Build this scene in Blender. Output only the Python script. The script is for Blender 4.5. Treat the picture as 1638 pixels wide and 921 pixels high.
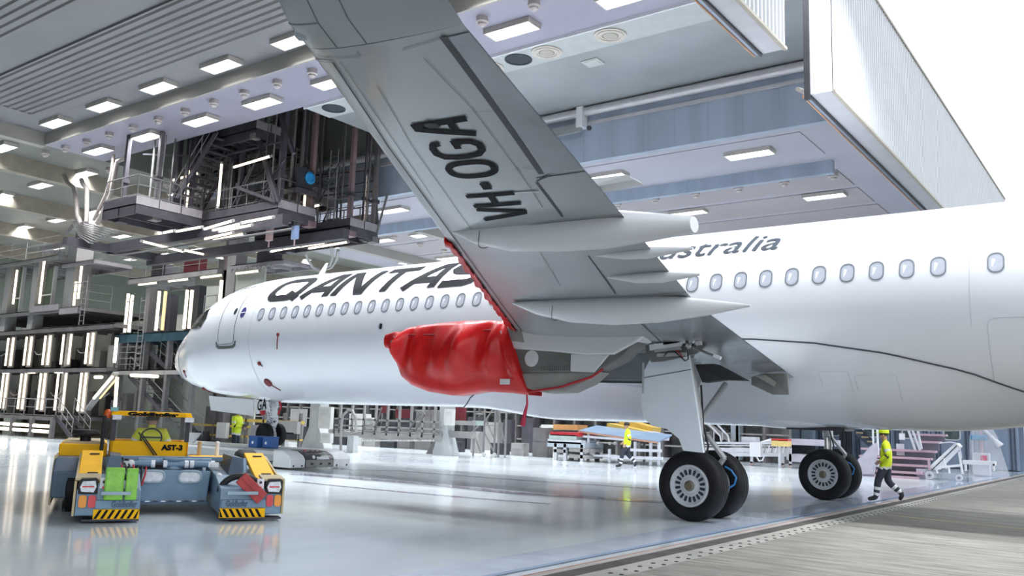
import bpy, bmesh, math, random
from mathutils import Vector, Matrix
random.seed(7)
scn = bpy.context.scene
for o in list(bpy.data.objects): bpy.data.objects.remove(o)
COL = scn.collection
# ---------------------------------------------------------------- camera, sky, exposure
CAM = Vector((28.745, -19.034, 1.59)); YAW, PITCH, ROLL, FOC = .6365, .1524, .0345, 1405.7
cy_, sy_, cp_, sp_ = math.cos(YAW), math.sin(YAW), math.cos(PITCH), math.sin(PITCH)
fwd = Vector((-sy_*cp_, cy_*cp_, sp_)); rgt0 = Vector((cy_, sy_, 0)); up0 = rgt0.cross(fwd)
rgt = math.cos(ROLL)*rgt0+math.sin(ROLL)*up0; upv = -math.sin(ROLL)*rgt0+math.cos(ROLL)*up0
cam = bpy.data.cameras.new('camera'); cam.sensor_width = 36; cam.lens = 36*FOC/1638; cam.clip_end = 600
camo = bpy.data.objects.new('camera', cam); COL.objects.link(camo)
camo.matrix_world = Matrix.Translation(CAM) @ Matrix((rgt, upv, -fwd)).transposed().to_4x4()
scn.camera = camo
wd = bpy.data.worlds.new('overcast_sky'); scn.world = wd; wd.use_nodes = True
bg = wd.node_tree.nodes['Background']; bg.inputs[0].default_value = (.87, .935, 1, 1); bg.inputs[1].default_value = 1.75
scn.view_settings.view_transform = 'Standard'; scn.view_settings.look = 'None'
scn.view_settings.exposure = 0.0; scn.view_settings.gamma = 1; scn.view_settings.use_curve_mapping = False
LAMP = 215.0    # watts of each ceiling lamp of the hall
TUBE = 1.7      # radiance of the fluorescent tubes of the docks

# survey helpers: real positions measured from the photograph on a known plane
def _ray(u, v): return fwd+rgt*((u-819)/FOC)-upv*((v-460.5)/FOC)
def PX(u, v, x): d = _ray(u, v); return CAM+d*((x-CAM.x)/d.x)
def PY(u, v, y): d = _ray(u, v); return CAM+d*((y-CAM.y)/d.y)
def PZ(u, v, z=0.): d = _ray(u, v); return CAM+d*((z-CAM.z)/d.z)

# ---------------------------------------------------------------- materials
MATS = {}
def M(name, col, rough=.5, metal=0., var=.06, scale=3., emit=0., bump=0., coat=0., alpha=1., trans=0., vscale=(1, 1, 1), spec=.5):
    if name in MATS: return MATS[name]
    m = bpy.data.materials.new(name); MATS[name] = m; m.use_nodes = True
    nt = m.node_tree; b = nt.nodes['Principled BSDF']; N = nt.nodes.new; L = nt.links.new
    b.inputs['Roughness'].default_value = rough; b.inputs['Metallic'].default_value = metal
    b.inputs['Coat Weight'].default_value = coat; b.inputs['Coat Roughness'].default_value = .06
    b.inputs['Alpha'].default_value = alpha; b.inputs['Transmission Weight'].default_value = trans
    b.inputs['Specular IOR Level'].default_value = spec
    tc = N('ShaderNodeTexCoord'); mp = N('ShaderNodeMapping'); mp.inputs['Scale'].default_value = vscale
    no = N('ShaderNodeTexNoise'); no.inputs['Scale'].default_value = scale; no.inputs['Detail'].default_value = 5
    L(tc.outputs['Object'], mp.inputs[0]); L(mp.outputs[0], no.inputs['Vector'])
    r = N('ShaderNodeValToRGB'); e = r.color_ramp.elements
    e[0].position = .3; e[1].position = .7
    e[0].color = tuple(c*(1-var) for c in col)+(1,); e[1].color = tuple(min(1, c*(1+var)) for c in col)+(1,)
    L(no.outputs[0], r.inputs[0]); L(r.outputs[0], b.inputs['Base Color'])
    if emit:
        b.inputs['Emission Color'].default_value = tuple(col)+(1,); b.inputs['Emission Strength'].default_value = emit
    if bump:
        bp = N('ShaderNodeBump'); bp.inputs['Strength'].default_value = bump; bp.inputs['Distance'].default_value = .02
        L(no.outputs[0], bp.inputs['Height']); L(bp.outputs[0], b.inputs['Normal'])
    return m

# ---------------------------------------------------------------- mesh builder
class MB:
    def __init__(s): s.v = []; s.f = []; s.m = []; s.k = 0
    def add(s, vs, fs):
        o = len(s.v); s.v += [tuple(q) for q in vs]
        for q in fs: s.f.append([i+o for i in q]); s.m.append(s.k)
        return s
    def box(s, x0, x1, y0, y1, z0, z1):
        return s.add([(x0,y0,z0),(x1,y0,z0),(x1,y1,z0),(x0,y1,z0),(x0,y0,z1),(x1,y0,z1),(x1,y1,z1),(x0,y1,z1)],
                     [(3,2,1,0),(4,5,6,7),(0,1,5,4),(1,2,6,5),(2,3,7,6),(3,0,4,7)])
    def bar(s, p, q, w, h=None, up=(0, 0, 1)):
        p, q = Vector(p), Vector(q); h = w if h is None else h; d = q-p
        if d.length < 1e-6: return s
        d.normalize(); up = Vector(up)
        if abs(d.dot(up)) > .98: up = Vector((1, 0, 0))
        a = d.cross(up).normalized()*w/2; b = a.cross(d).normalized()*h/2
        return s.add([p-a-b, p+a-b, p+a+b, p-a+b, q-a-b, q+a-b, q+a+b, q-a+b],
                     [(0,1,2,3),(7,6,5,4),(0,4,5,1),(1,5,6,2),(2,6,7,3),(3,7,4,0)])
    def tube(s, p, q, r, n=8, r2=None, cap=True):
        return s.path([p, q], r, n, cap, [r, r if r2 is None else r2])
    def path(s, pts, r, n=8, cap=True, rs=None):
        pts = [Vector(a) for a in pts]; rs = rs or [r]*len(pts); rings = []; a = None
        for i, c in enumerate(pts):
            d = (pts[min(i+1, len(pts)-1)]-pts[max(i-1, 0)]).normalized()
            if a is None:
                t = Vector((0, 0, 1)) if abs(d.z) < .9 else Vector((1, 0, 0)); a = d.cross(t).normalized()
            else:
                a = (a-d*a.dot(d)).normalized()
            b = d.cross(a)
            rings.append([c+(a*math.cos(6.28319*k/n)+b*math.sin(6.28319*k/n))*rs[i] for k in range(n)])
        return s.loft(rings, True, cap)
    def loft(s, rings, closed=True, cap=True):
        n = len(rings[0]); vs = [q for r in rings for q in r]; fs = []
        for i in range(len(rings)-1):
            for k in range(n if closed else n-1):
                k2 = (k+1) % n; fs.append((i*n+k, (i+1)*n+k, (i+1)*n+k2, i*n+k2))
        if cap and closed:
            fs.append(tuple(range(n))); fs.append(tuple(reversed(range((len(rings)-1)*n, len(rings)*n))))
        return s.add(vs, fs)
    def lathe(s, prof, o, axis, n=24, cap=True):
        o = Vector(o); ax = Vector(axis).normalized(); t = Vector((0, 0, 1)) if abs(ax.z) < .9 else Vector((1, 0, 0))
        a = ax.cross(t).normalized(); b = ax.cross(a)
        return s.loft([[o+ax*h+(a*math.cos(6.28319*k/n)+b*math.sin(6.28319*k/n))*r for k in range(n)] for r, h in prof], True, cap)
    def prism(s, poly, vec):
        poly = [Vector(q) for q in poly]; v = Vector(vec); n = len(poly)
        return s.add(poly+[q+v for q in poly], [tuple(reversed(range(n))), tuple(range(n, 2*n))]+[(k, (k+1) % n, n+(k+1) % n, n+k) for k in range(n)])
    def quad(s, *p): return s.add(p, [tuple(range(len(p)))])
    def ball(s, c, r, n=10, sq=(1, 1, 1)):
        c = Vector(c); rings = []
        for i in range(n//2+1):
            a = math.pi*i/(n//2); rr = max(.001, math.sin(a))
            rings.append([c+Vector((math.cos(6.28319*k/n)*rr*r*sq[0], math.sin(6.28319*k/n)*rr*r*sq[1], -math.cos(a)*r*sq[2])) for k in range(n)])
        return s.loft(rings, True, True)
    def build(s, name, mats, parent=None, smooth=0., bevel=0., world=True, mesh=None):
        if mesh is None:
            mesh = bpy.data.meshes.new(name); off = Vector((0, 0, 0))
            if parent is not None and world:
                q = parent
                while q is not None: off += q.location; q = q.parent
            mesh.from_pydata([(a[0]-off.x, a[1]-off.y, a[2]-off.z) for a in s.v], [], s.f)
            for m in (mats if isinstance(mats, (list, tuple)) else [mats]): mesh.materials.append(m)
            if isinstance(mats, (list, tuple)): mesh.polygons.foreach_set('material_index', s.m)
            mesh.validate()
            bm = bmesh.new(); bm.from_mesh(mesh); bmesh.ops.recalc_face_normals(bm, faces=bm.faces); bm.to_mesh(mesh); bm.free()
            if smooth:
                mesh.polygons.foreach_set('use_smooth', [True]*len(mesh.polygons)); mesh.set_sharp_from_angle(angle=math.radians(smooth))
        o = bpy.data.objects.new(name, mesh); COL.objects.link(o); o.parent = parent
        if bevel:
            bv = o.modifiers.new('bevel', 'BEVEL'); bv.width = bevel; bv.segments = 2; bv.limit_method = 'ANGLE'; bv.angle_limit = .7
        return o
def thing(name, label, cat, loc=(0, 0, 0), rz=0., group=None):
    o = bpy.data.objects.new(name, None); COL.objects.link(o); o.empty_display_size = .3
    o.location = loc; o.rotation_euler = (0, 0, rz); tag(o, label, cat, group); return o
def tag(o, label, cat, group=None):
    o['label'] = label; o['category'] = cat
    if group: o['group'] = group
    return o
def struct(o): o['kind'] = 'structure'; return o
def part(name, parent, mesh, loc=(0, 0, 0)):       # another piece sharing mesh data
    o = bpy.data.objects.new(name, mesh); COL.objects.link(o); o.parent = parent; o.location = loc; return o
def dup(root, loc, label, rz=None, group=None):
    r = root.copy(); COL.objects.link(r); r.location = loc; r['label'] = label
    if rz is not None: r.rotation_euler = (0, 0, rz)
    if group: r['group'] = group
    for ch in list(root.children):
        c = ch.copy(); COL.objects.link(c); c.parent = r
        for g in list(ch.children): d = g.copy(); COL.objects.link(d); d.parent = c
    return r
ORD = ['first', 'second', 'third', 'fourth', 'fifth', 'sixth', 'seventh', 'eighth', 'ninth', 'tenth', 'eleventh', 'twelfth', 'thirteenth', 'fourteenth', 'fifteenth', 'sixteenth', 'seventeenth', 'eighteenth', 'nineteenth', 'twentieth']
ORD += ['twenty-'+w for w in ORD[:9]]+['thirtieth']+['thirty-'+w for w in ORD[:9]]

# lettering: flat text and stroked glyphs as 2D triangles, mapped onto a surface by the caller
def text2d(s, size, shear=0., bold=0., sx=1., spacing=1.):
    cu = bpy.data.curves.new('lettering', 'FONT'); cu.body = s; cu.size = size; cu.shear = shear; cu.offset = bold; cu.resolution_u = 3; cu.space_character = spacing
    o = bpy.data.objects.new('lettering', cu); COL.objects.link(o); me = o.to_mesh()
    bm = bmesh.new(); bm.from_mesh(me); o.to_mesh_clear(); bpy.data.objects.remove(o); bpy.data.curves.remove(cu)
    bmesh.ops.triangulate(bm, faces=bm.faces)
    for _ in range(3):
        es = [e for e in bm.edges if e.calc_length() > size*.22]
        if not es: break
        bmesh.ops.subdivide_edges(bm, edges=es, cuts=1); bmesh.ops.triangulate(bm, faces=bm.faces)
    bm.verts.index_update(); vs = [(v.co.x*sx, v.co.y) for v in bm.verts]; fs = [[v.index for v in f.verts] for f in bm.faces]; bm.free()
    x0 = min(a[0] for a in vs); return [(a[0]-x0, a[1]) for a in vs], fs
def strokes2d(lines, w, step=.1):
    vs = []; fs = []
    for ln in lines:
        pts = [ln[0]]
        for a, b in zip(ln, ln[1:]):
            n = max(1, int(math.hypot(b[0]-a[0], b[1]-a[1])/step))
            pts += [(a[0]+(b[0]-a[0])*k/n, a[1]+(b[1]-a[1])*k/n) for k in range(1, n+1)]
        closed = math.hypot(pts[0][0]-pts[-1][0], pts[0][1]-pts[-1][1]) < 1e-6
        if closed: pts = pts[:-1]
        n = len(pts); o = len(vs)
        for i, c in enumerate(pts):
            a = pts[(i-1) % n] if closed or i else pts[i]; b = pts[(i+1) % n] if closed or i < n-1 else pts[i]
            d1 = (c[0]-a[0], c[1]-a[1]); d2 = (b[0]-c[0], b[1]-c[1])
            if d1 == (0, 0): d1 = d2
            if d2 == (0, 0): d2 = d1
            l1 = math.hypot(*d1); l2 = math.hypot(*d2); n1 = (-d1[1]/l1, d1[0]/l1); n2 = (-d2[1]/l2, d2[0]/l2)
            mx, my = n1[0]+n2[0], n1[1]+n2[1]; k = max(.35, (mx*mx+my*my)/2) or 1
            vs += [(c[0]+mx/k*w/2, c[1]+my/k*w/2), (c[0]-mx/k*w/2, c[1]-my/k*w/2)]
        for i in range(n if closed else n-1):
            j = (i+1) % n; fs.append([o+2*i, o+2*i+1, o+2*j+1, o+2*j])
    return vs, fs
def rrect(w, h, r, n=4, cx=0., cy=0.):
    out = []
    for qx, qy, a0 in ((1, 1, 0), (-1, 1, 90), (-1, -1, 180), (1, -1, 270)):
        for k in range(n+1):
            a = math.radians(a0+90*k/n); out.append((cx+qx*(w/2-r)+r*math.cos(a), cy+qy*(h/2-r)+r*math.sin(a)))
    return out
# ---------------------------------------------------------------- measured shape functions
# ---------------------------------------------------------------- measured shape functions
FUS = [(-.61,3.295,3.295,.02),(-.58,3.47,3.15,.12),(-.50,3.64,3.07,.20),(-.29,3.935,2.94,.365),(.083,4.265,2.755,.57),(.557,4.55,2.58,.785),(1.03,4.785,2.46,.99),
       (1.503,5.03,2.37,1.205),(1.977,5.315,2.275,1.41),(2.7,5.655,2.195,1.588),(3.7,5.921,2.135,1.74),(4.7,6.056,2.06,1.875),(5.7,6.11,1.985,1.965),
       (6.7,6.12,1.98,1.975),(29.,6.12,1.98,1.975),(32.,6.12,2.2,1.95),(36.,6.10,3.0,1.7),(40.,6.02,4.0,1.1),(43.5,5.8,5.1,.3)]
def fus(x):
    """top z, bottom z, half width of the fuselage at station x (monotone cubic between stations)"""
    n = len(FUS)
    if x <= FUS[0][0]: return FUS[0][1:]
    if x >= FUS[-1][0]: return FUS[-1][1:]
    i = 0
    while FUS[i+1][0] < x: i += 1
    a, b = FUS[i], FUS[i+1]; h = b[0]-a[0]; t = (x-a[0])/h
    out = []
    for k in (1, 2, 3):
        d = (b[k]-a[k])/h
        def slope(j):
            if j <= 0 or j >= n-1: return None
            h0 = FUS[j][0]-FUS[j-1][0]; h1 = FUS[j+1][0]-FUS[j][0]
            d0 = (FUS[j][k]-FUS[j-1][k])/h0; d1 = (FUS[j+1][k]-FUS[j][k])/h1
            if d0*d1 <= 0: return 0.
            w1 = 2*h1+h0; w2 = h1+2*h0
            return (w1+w2)/(w1/d0+w2/d1)
        m0 = slope(i); m1 = slope(i+1)
        if m0 is None: m0 = d*1.3
        if m1 is None: m1 = d
        t2, t3 = t*t, t*t*t
        out.append((2*t3-3*t2+1)*a[k]+(t3-2*t2+t)*h*m0+(-2*t3+3*t2)*b[k]+(t3-t2)*h*m1)
    return out
def fus_pt(x, ang, off=0.):
    """point on the port skin; ang 0 = top, pi/2 = port side, pi = belly"""
    t, b, w = fus(x); zc = (t+b)/2; r = (t-b)/2
    return (x, -(w+off)*math.sin(ang), zc+(r+off)*math.cos(ang))
def fus_at(x, z, off=0.):
    t, b, w = fus(x); zc = (t+b)/2; r = (t-b)/2
    c = max(-1, min(1, (z-zc)/r)); return fus_pt(x, math.acos(c), off)
WING_TIP = 15.1
def wing_le(s): return (15.91+.53*s, 3.0+.095*(s-2))
def wing_te(s): return (max(22.71+.12*s, 21.77+.24*s), 2.72+.10*(s-2))
def wing_pt(s, t, side=-1, off=0., thick=1.):
    """s span from the centreline, t chord fraction; side -1 underside, +1 upper side"""
    xl, zl = wing_le(s); xt, zt = wing_te(s); c = xt-xl
    yt = 5*.125*c*thick*(.2969*math.sqrt(max(t, 0))-.126*t-.3516*t*t+.2843*t**3-.1015*t**4)
    k = .62 if side < 0 else 1.15
    return (xl+c*t, -s, zl+(zt-zl)*t+side*(yt*k+off))
# ================================================================ THE HALL
def floor_mat():
    m = bpy.data.materials.new('epoxy_floor'); m.use_nodes = True; nt = m.node_tree; N = nt.nodes.new; L = nt.links.new
    b = nt.nodes['Principled BSDF']; tc = N('ShaderNodeTexCoord')
    n1 = N('ShaderNodeTexNoise'); n1.inputs['Scale'].default_value = .22; n1.inputs['Detail'].default_value = 6
    r1 = N('ShaderNodeValToRGB'); e = r1.color_ramp.elements; e[0].position = .35; e[1].position = .68
    e[0].color = (.60, .68, .74, 1); e[1].color = (.72, .79, .82, 1)
    mp = N('ShaderNodeMapping'); mp.inputs['Scale'].default_value = (1.5, .12, 1); mp.inputs['Rotation'].default_value = (0, 0, .1)
    n2 = N('ShaderNodeTexNoise'); n2.inputs['Scale'].default_value = 1.3; n2.inputs['Detail'].default_value = 6
    mx = N('ShaderNodeMix'); mx.data_type = 'RGBA'; mx.blend_type = 'OVERLAY'; mx.inputs[0].default_value = .22
    L(tc.outputs['Object'], n1.inputs['Vector']); L(n1.outputs[0], r1.inputs[0]); L(tc.outputs['Object'], mp.inputs[0]); L(mp.outputs[0], n2.inputs['Vector'])
    L(r1.outputs[0], mx.inputs[6]); L(n2.outputs[0], mx.inputs[7]); L(mx.outputs[2], b.inputs['Base Color'])
    rr = N('ShaderNodeMapRange'); rr.inputs[3].default_value = .07; rr.inputs[4].default_value = .2; L(n1.outputs[0], rr.inputs[0]); L(rr.outputs[0], b.inputs['Roughness'])
    b.inputs['Coat Weight'].default_value = .15; b.inputs['Coat Roughness'].default_value = .05; b.inputs['Specular IOR Level'].default_value = .42
    bp = N('ShaderNodeBump'); bp.inputs['Strength'].default_value = .04; bp.inputs['Distance'].default_value = .02
    n3 = N('ShaderNodeTexNoise'); n3.inputs['Scale'].default_value = 2.5; L(tc.outputs['Object'], n3.inputs['Vector']); L(n3.outputs[0], bp.inputs['Height']); L(bp.outputs[0], b.inputs['Normal'])
    return m
def apron_mat():
    m = bpy.data.materials.new('brushed_concrete'); m.use_nodes = True; nt = m.node_tree; N = nt.nodes.new; L = nt.links.new
    b = nt.nodes['Principled BSDF']; tc = N('ShaderNodeTexCoord'); mp = N('ShaderNodeMapping'); mp.inputs['Scale'].default_value = (.35, 2.6, 1); mp.inputs['Rotation'].default_value = (0, 0, .35)
    n = N('ShaderNodeTexNoise'); n.inputs['Scale'].default_value = 2.6; n.inputs['Detail'].default_value = 12; n.inputs['Roughness'].default_value = .7
    r = N('ShaderNodeValToRGB'); e = r.color_ramp.elements; e[0].position = .36; e[1].position = .62; e[0].color = (.12, .114, .10, 1); e[1].color = (.28, .266, .235, 1)
    L(tc.outputs['Object'], mp.inputs[0]); L(mp.outputs[0], n.inputs['Vector']); L(n.outputs[0], r.inputs[0]); L(r.outputs[0], b.inputs['Base Color'])
    b.inputs['Roughness'].default_value = .75; bp = N('ShaderNodeBump'); bp.inputs['Strength'].default_value = .35; bp.inputs['Distance'].default_value = .02
    L(n.outputs[0], bp.inputs['Height']); L(bp.outputs[0], b.inputs['Normal']); return m
m_floor = floor_mat(); m_apron = apron_mat()
m_ceil = M('ceiling_grey', (.235, .23, .245), .5, var=.08, scale=.4)
m_lilac = M('ceiling_lilac', (.32, .31, .385), .45, var=.10, scale=.25)
m_beam = M('beam_paint', (.38, .36, .33), .5, var=.08, scale=.5)
m_steelwall = M('lintel_steel', (.40, .47, .57), .35, .2, var=.16, scale=.6, vscale=(2, 2, .15))
m_galv = M('galvanised_ceiling', (.34, .365, .375), .35, .25, var=.15, scale=.35)
m_wall = M('wall_grey_green', (.21, .235, .20), .6, var=.08, scale=.5)
m_white = M('white_lacquer', (.78, .79, .82), .4, var=.03)
m_dark = M('dark_steel', (.045, .045, .055), .45, .3, var=.2)
m_black = M('black_rubber', (.012, .012, .014), .6, var=.3)
m_line = M('seam_line', (.05, .055, .065), .5)
XD = 23.2
def slab(name, x0, x1, y0, y1, z0, z1, m, parent=None):
    o = MB().box(x0, x1, y0, y1, z0, z1).build(name, m, parent)
    if parent is None: struct(o)
    return o
floor = slab('floor', -40, XD-.02, -32, 34, -.3, 0, m_floor)
apron = slab('floor_apron', 23.9, 110, -90, 130, -.32, -.015, m_apron)
# threshold with the door guide channel
m_conc = M('threshold_concrete', (.40, .37, .35), .6, var=.15, scale=2)
sl = struct(MB().box(XD-.02, XD+.10, -90, 34, -.3, .0).build('trim_1', m_conc))
ch = struct(MB().box(XD+.10, XD+.34, -90, 34, -.3, -.009).build('trim_2', M('channel_dark', (.07, .06, .055), .7, var=.4, scale=3)))
sl2 = struct(MB().box(XD+.34, 23.9, -90, 34, -.3, -.012).build('trim_3', M('kerb_concrete', (.33, .32, .29), .7, var=.18, scale=1.5)))
bo = MB().lathe([(.028, 0), (.028, .006), (.012, .010)], (0, 0, -.012), (0, 0, 1), 8)
first = None
for k in range(130):                                                # anchor bolts along the kerb
    y = -16+k*.34
    for xx in (XD+.52, XD+.66):
        if first is None:
            first = bo.build('bolt', m_dark, sl2); first.location = (xx, y, 0)
        else: part('bolt', sl2, first.data, (xx, y, 0))
MB().box(XD-.02, XD+.015, -90, 34, -.01, .003).build('painted_line', M('rust_red_line', (.36, .20, .16), .6, var=.3), sl)
# painted bands on the floor
bz = [.002]
def band(name, pts, w, m):
    b = MB(); v = []; bz[0] += .0015
    for i, q in enumerate(pts):
        a = Vector(pts[max(i-1, 0)]); c = Vector(pts[min(i+1, len(pts)-1)]); d = (c-a).normalized(); n = Vector((-d.y, d.x))*w/2
        v.append(((q[0]+n.x, q[1]+n.y, bz[0]), (q[0]-n.x, q[1]-n.y, bz[0])))
    for a, c in zip(v, v[1:]): b.quad(a[0], a[1], c[1], c[0])
    o = b.build(name, m, floor); return o
m_band = M('lilac_floor_paint', (.44, .42, .55), .12, var=.12, coat=.5); m_band2 = M('pale_floor_paint', (.66, .74, .88), .12, var=.08, coat=.5); m_band3 = M('mauve_floor_paint', (.36, .30, .36), .14, var=.15, coat=.5)
def gl(*uv): return [(q.x, q.y) for q in (PZ(a, c) for a, c in uv)]
band('floor_line', gl((545, 751), (640, 753), (820, 767), (1050, 782)), .30, m_band3)
band('floor_line', gl((470, 758), (560, 764), (700, 775), (820, 788), (1060, 803)), .55, m_band)
band('floor_line', gl((470, 770), (600, 783), (760, 797), (880, 806)), .18, m_band)
band('floor_line', [(XD-.55, -30), (XD-.55, 33)], .75, m_band2)
band('floor_line', [(XD-.22, -30), (XD-.22, 33)], .10, M('blue_floor_line', (.30, .40, .58), .2))
yl = PZ(1385, 820, -.014), PZ(1640, 846, -.014); MB().bar(yl[0], yl[1], .07, .004).build('painted_line', M('faded_yellow_line', (.46, .42, .20), .7, var=.3), apron)
for yy in (-12, -4, 4, 12, 20, 28): MB().box(24.6, 60, yy, yy+.02, -.016, -.0135).build('slab_joint', M('joint_dark', (.12, .115, .10), .8), apron)
# ---- ceiling: ribbed bay (A), lamp strip (B), slot bay (C), lower bay (D)
ZA, ZB, ZD = 13.0, 12.5, 10.65; YA, YC, YW = -2.05, .62, 6.0; XB = -8.6; XE = 23.15
cA = slab('ceiling', XB, XE, -32, YA, ZA, ZA+.2, m_ceil)
rib = MB(); pitch = .30
for (ya, yb) in ((-6.2, -3.7), (-10.6, -7.6), (-15, -12), (-20, -17)):
    x0, x1 = XB+2.2, 19.
    rib = MB(); y = ya; row = []
    while y < yb:
        row += [(y, ZA-.005), (y+.10, ZA-.005), (y+.15, ZA-.06), (y+.25, ZA-.06)]; y += pitch
    row += [(y, ZA-.005)]
    rib.loft([[(xx, a, c) for a, c in row] for xx in (x0, x1)], False)
    rib.box(x0-.06, x0, ya, yb, ZA-.07, ZA); rib.box(x0, x1, ya-.06, ya, ZA-.08, ZA)
    rib.build('ribbed_panel', M('ribbed_sheet', (.24, .232, .242), .45, .1, var=.06, scale=.5), cA)
cB = slab('ceiling_lamp_strip', XB, XE, YA, YC, ZB, ZB+.2, m_lilac)
fA = slab('trim_4', XB, XE, YA-.04, YA+.04, ZB-.02, ZA, m_beam)
fB = slab('trim_5', XB-.35, XB+.05, -32, YA+.04, ZB-.06, ZA, m_beam)
XS = 4.7
cC = slab('ceiling_slot_bay', XS, XE, YC, YW, ZB, ZB+.2, m_galv)
cS = slab('ceiling_shaft', XB, XS, YC, YW, 15.2, 15.4, M('shaft_shade', (.12, .12, .11), .6, var=.15))  # shade above the hanging platforms is put into this dark ceiling colour
slab('wall_shaft_near', XB, XS, YC-.1, YC, ZB+.2, 15.2, m_wall); slab('wall_shaft_end', XS, XS+.1, YC, YW, ZB+.2, 15.2, m_wall); slab('wall_shaft_back', XB-.1, XB, YC, YW, ZB+.2, 15.2, m_wall)
ms = M('strip_white', (.45, .48, .48), .4)
MB().box(XS, XE, YC+.02, 1.85, ZB-.04, ZB).build('duct_strip', ms, cC)
MB().box(XS, XE, YC-.02, YC+.03, ZB-.09, ZB).build('edge_lip', m_white, cC)
wW = slab('wall_lintel', XB, XE, YW, YW+.25, ZD-.05, ZB+.2, m_steelwall); slab('wall_shaft_far', XB, XS, YW, YW+.2, ZB+.2, 15.2, m_wall)
pv = MB()
for k in range(27):
    xx = XB+1+k*1.15; pv.box(xx, xx+.03, YW-.012, YW, ZD, ZB-.5)
pv.build('sheet_joints', m_steelwall, wW)
m_low = M('ceiling_pale_lilac', (.42, .41, .47), .45, var=.08, scale=.25)
cD = slab('ceiling_low_bay', XB, XE, YW+.2, 34, ZD, ZD+.2, m_low)
m_lil2 = M('ceiling_panel_mauve', (.40, .365, .385), .5, var=.08, scale=.3)
for (ya, yb) in ((11.2, 13.4), (13.8, 16.2), (16.6, 19.4), (19.8, 23), (23.4, 27)):
    MB().box(-6, 20.2, ya, yb, ZD-.035, ZD).build('ceiling_panel', m_lil2, cD)
MB().box(-6, 20.4, 10.0, 10.25, ZD-.45, ZD).build('downstand', m_steelwall, cD)
MB().box(-6, 20.4, 6.7, 9.2, ZD-.03, ZD).build('ceiling_panel', m_low, cD)
# deep part of the hall behind the nose
cF = slab('ceiling_rear', -40, XB, -32, 34, ZB, ZB+.2, M('ceiling_rear_grey', (.22, .225, .205), .6, var=.1, scale=.4))
for i, xx in enumerate((-11.5, -19, -27, -35)):
    MB().box(xx-.22, xx+.22, -32, 34, ZB-.75, ZB).build('crossbeam', M('crossbeam_paint', (.34, .305, .25), .55, var=.1), cF)
MB().box(XB-.25, XB, YW, 34, ZD, ZB).build('crossbeam', m_beam, cF)
for xx in (1.5, -4.5):
    MB().box(xx-.2, xx+.2, 10.3, 34, ZD-.5, ZD).build('crossbeam', m_beam, cD)
wall_far = slab('wall_far', -40.3, -40, -32, 34, 0, 13, m_wall)
wall_left = slab('wall_left', -40, XE, -32.3, -32, 0, 13.2, m_wall)
wall_right = slab('wall_right', -40, 22.9, 34, 34.3, 0, 13, M('wall_slate_blue', (.20, .25, .33), .45, var=.12, scale=.4))
# blue door leaves with windows along the right wall
m_leaf = M('door_leaf_blue', (.30, .37, .49), .4, .1, var=.12, scale=.6, vscale=(3, 3, .3)); m_leafd = M('door_rib_dark', (.07, .09, .13), .5); m_pane = M('dull_pane', (.10, .14, .14), .15, var=.3)
dn = 1
for k in range(13):
    x0 = 22.7-(k+1)*2.1; d = struct(MB().box(x0+.03, x0+2.07, 33.75, 33.98, .05, 8.5).build('door_%d' % dn, m_leaf)); dn += 1
    for (a, c) in ((.25, .0), (.42, .0), (1.70, 0), (1.88, 0)):
        MB().box(x0+a, x0+a+.07, 33.66, 33.75, .05, 8.5).build('rib', m_leafd, d)
    if k in (0, 5): continue
    fr = MB(); rr = [(x0+1.05+a, 33.72, 2.25+c) for a, c in rrect(.80, 1.5, .16)]
    fr.path(rr+[rr[0]], .035, 6); w = fr.build('window_frame', m_white, d, 40)
    MB().quad(*[(a, 33.74, c) for a, _, c in rr]).build('pane', m_pane, w)
# ---- lifting door leaves above the opening
m_clad = M('door_cladding', (.60, .61, .64), .4, var=.04, scale=1.5); m_soff = M('door_soffit', (.50, .51, .55), .45, var=.05); m_seal = M('orange_seal', (.50, .26, .14), .6, var=.2)
def lift_door(n, ya, yb, xi, xo, zb, zt):
    d = struct(MB().box(xi, xo-.03, ya, yb, zb, zt).build('door_%d' % n, m_soff))
    row = []; y = ya+.02
    while y < yb-.1:
        row += [(xo-.03, y), (xo-.03, y+.07), (xo+.02, y+.10), (xo+.02, y+.17)]; y += .20
    row.append((xo-.03, yb))
    MB().loft([[(a, c, zz) for a, c in row] for zz in (zb+.02, zt)], False).build('cladding', m_clad, d)
    MB().box(xo-.03, xo+.045, ya-.01, yb+.01, zb-.03, zb+.03).build('bottom_edge', M('edge_trim_tan', (.42, .38, .32), .5), d)
    MB().box(xo-.03, xo+.05, ya-.01, yb+.01, zt-.01, zt+.06).build('top_edge', M('edge_trim_tan', (.42, .38, .32), .5), d)
    MB().box(xi-.05, xi-.005, ya, yb, zb-.05, zb+.1).build('guide_rail', m_dark, d)
    MB().box(xi-.16, xi-.05, ya, yb, zb+.0, zb+.06).build('guide_rail', M('rail_blue_grey', (.28, .33, .42), .4, .3), d)
    MB().box(xi-.19, xi-.16, ya, yb, zb-.02, zb+.05).build('seal', m_seal, d)
    return d
dR = lift_door(20, -.95, 25.2, 23.14, 23.6, 8.72, 12.35)
MB().box(23.12, 23.58, -1.02, -.95, 8.72, 12.3).build('end_plate', m_white, dR)
MB().box(23.02, 23.14, -1.06, -.99, 8.6, 12.6).build('guide_rail', m_dark, dR)
dL = lift_door(21, -60, -2.75, 22.75, 23.2, 9.06, 13.2)
sup = MB().tube((22.2, 5.2, ZD-.1), (22.9, -1.1, 8.85), .05).build('trim_6', m_beam); struct(sup)
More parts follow.
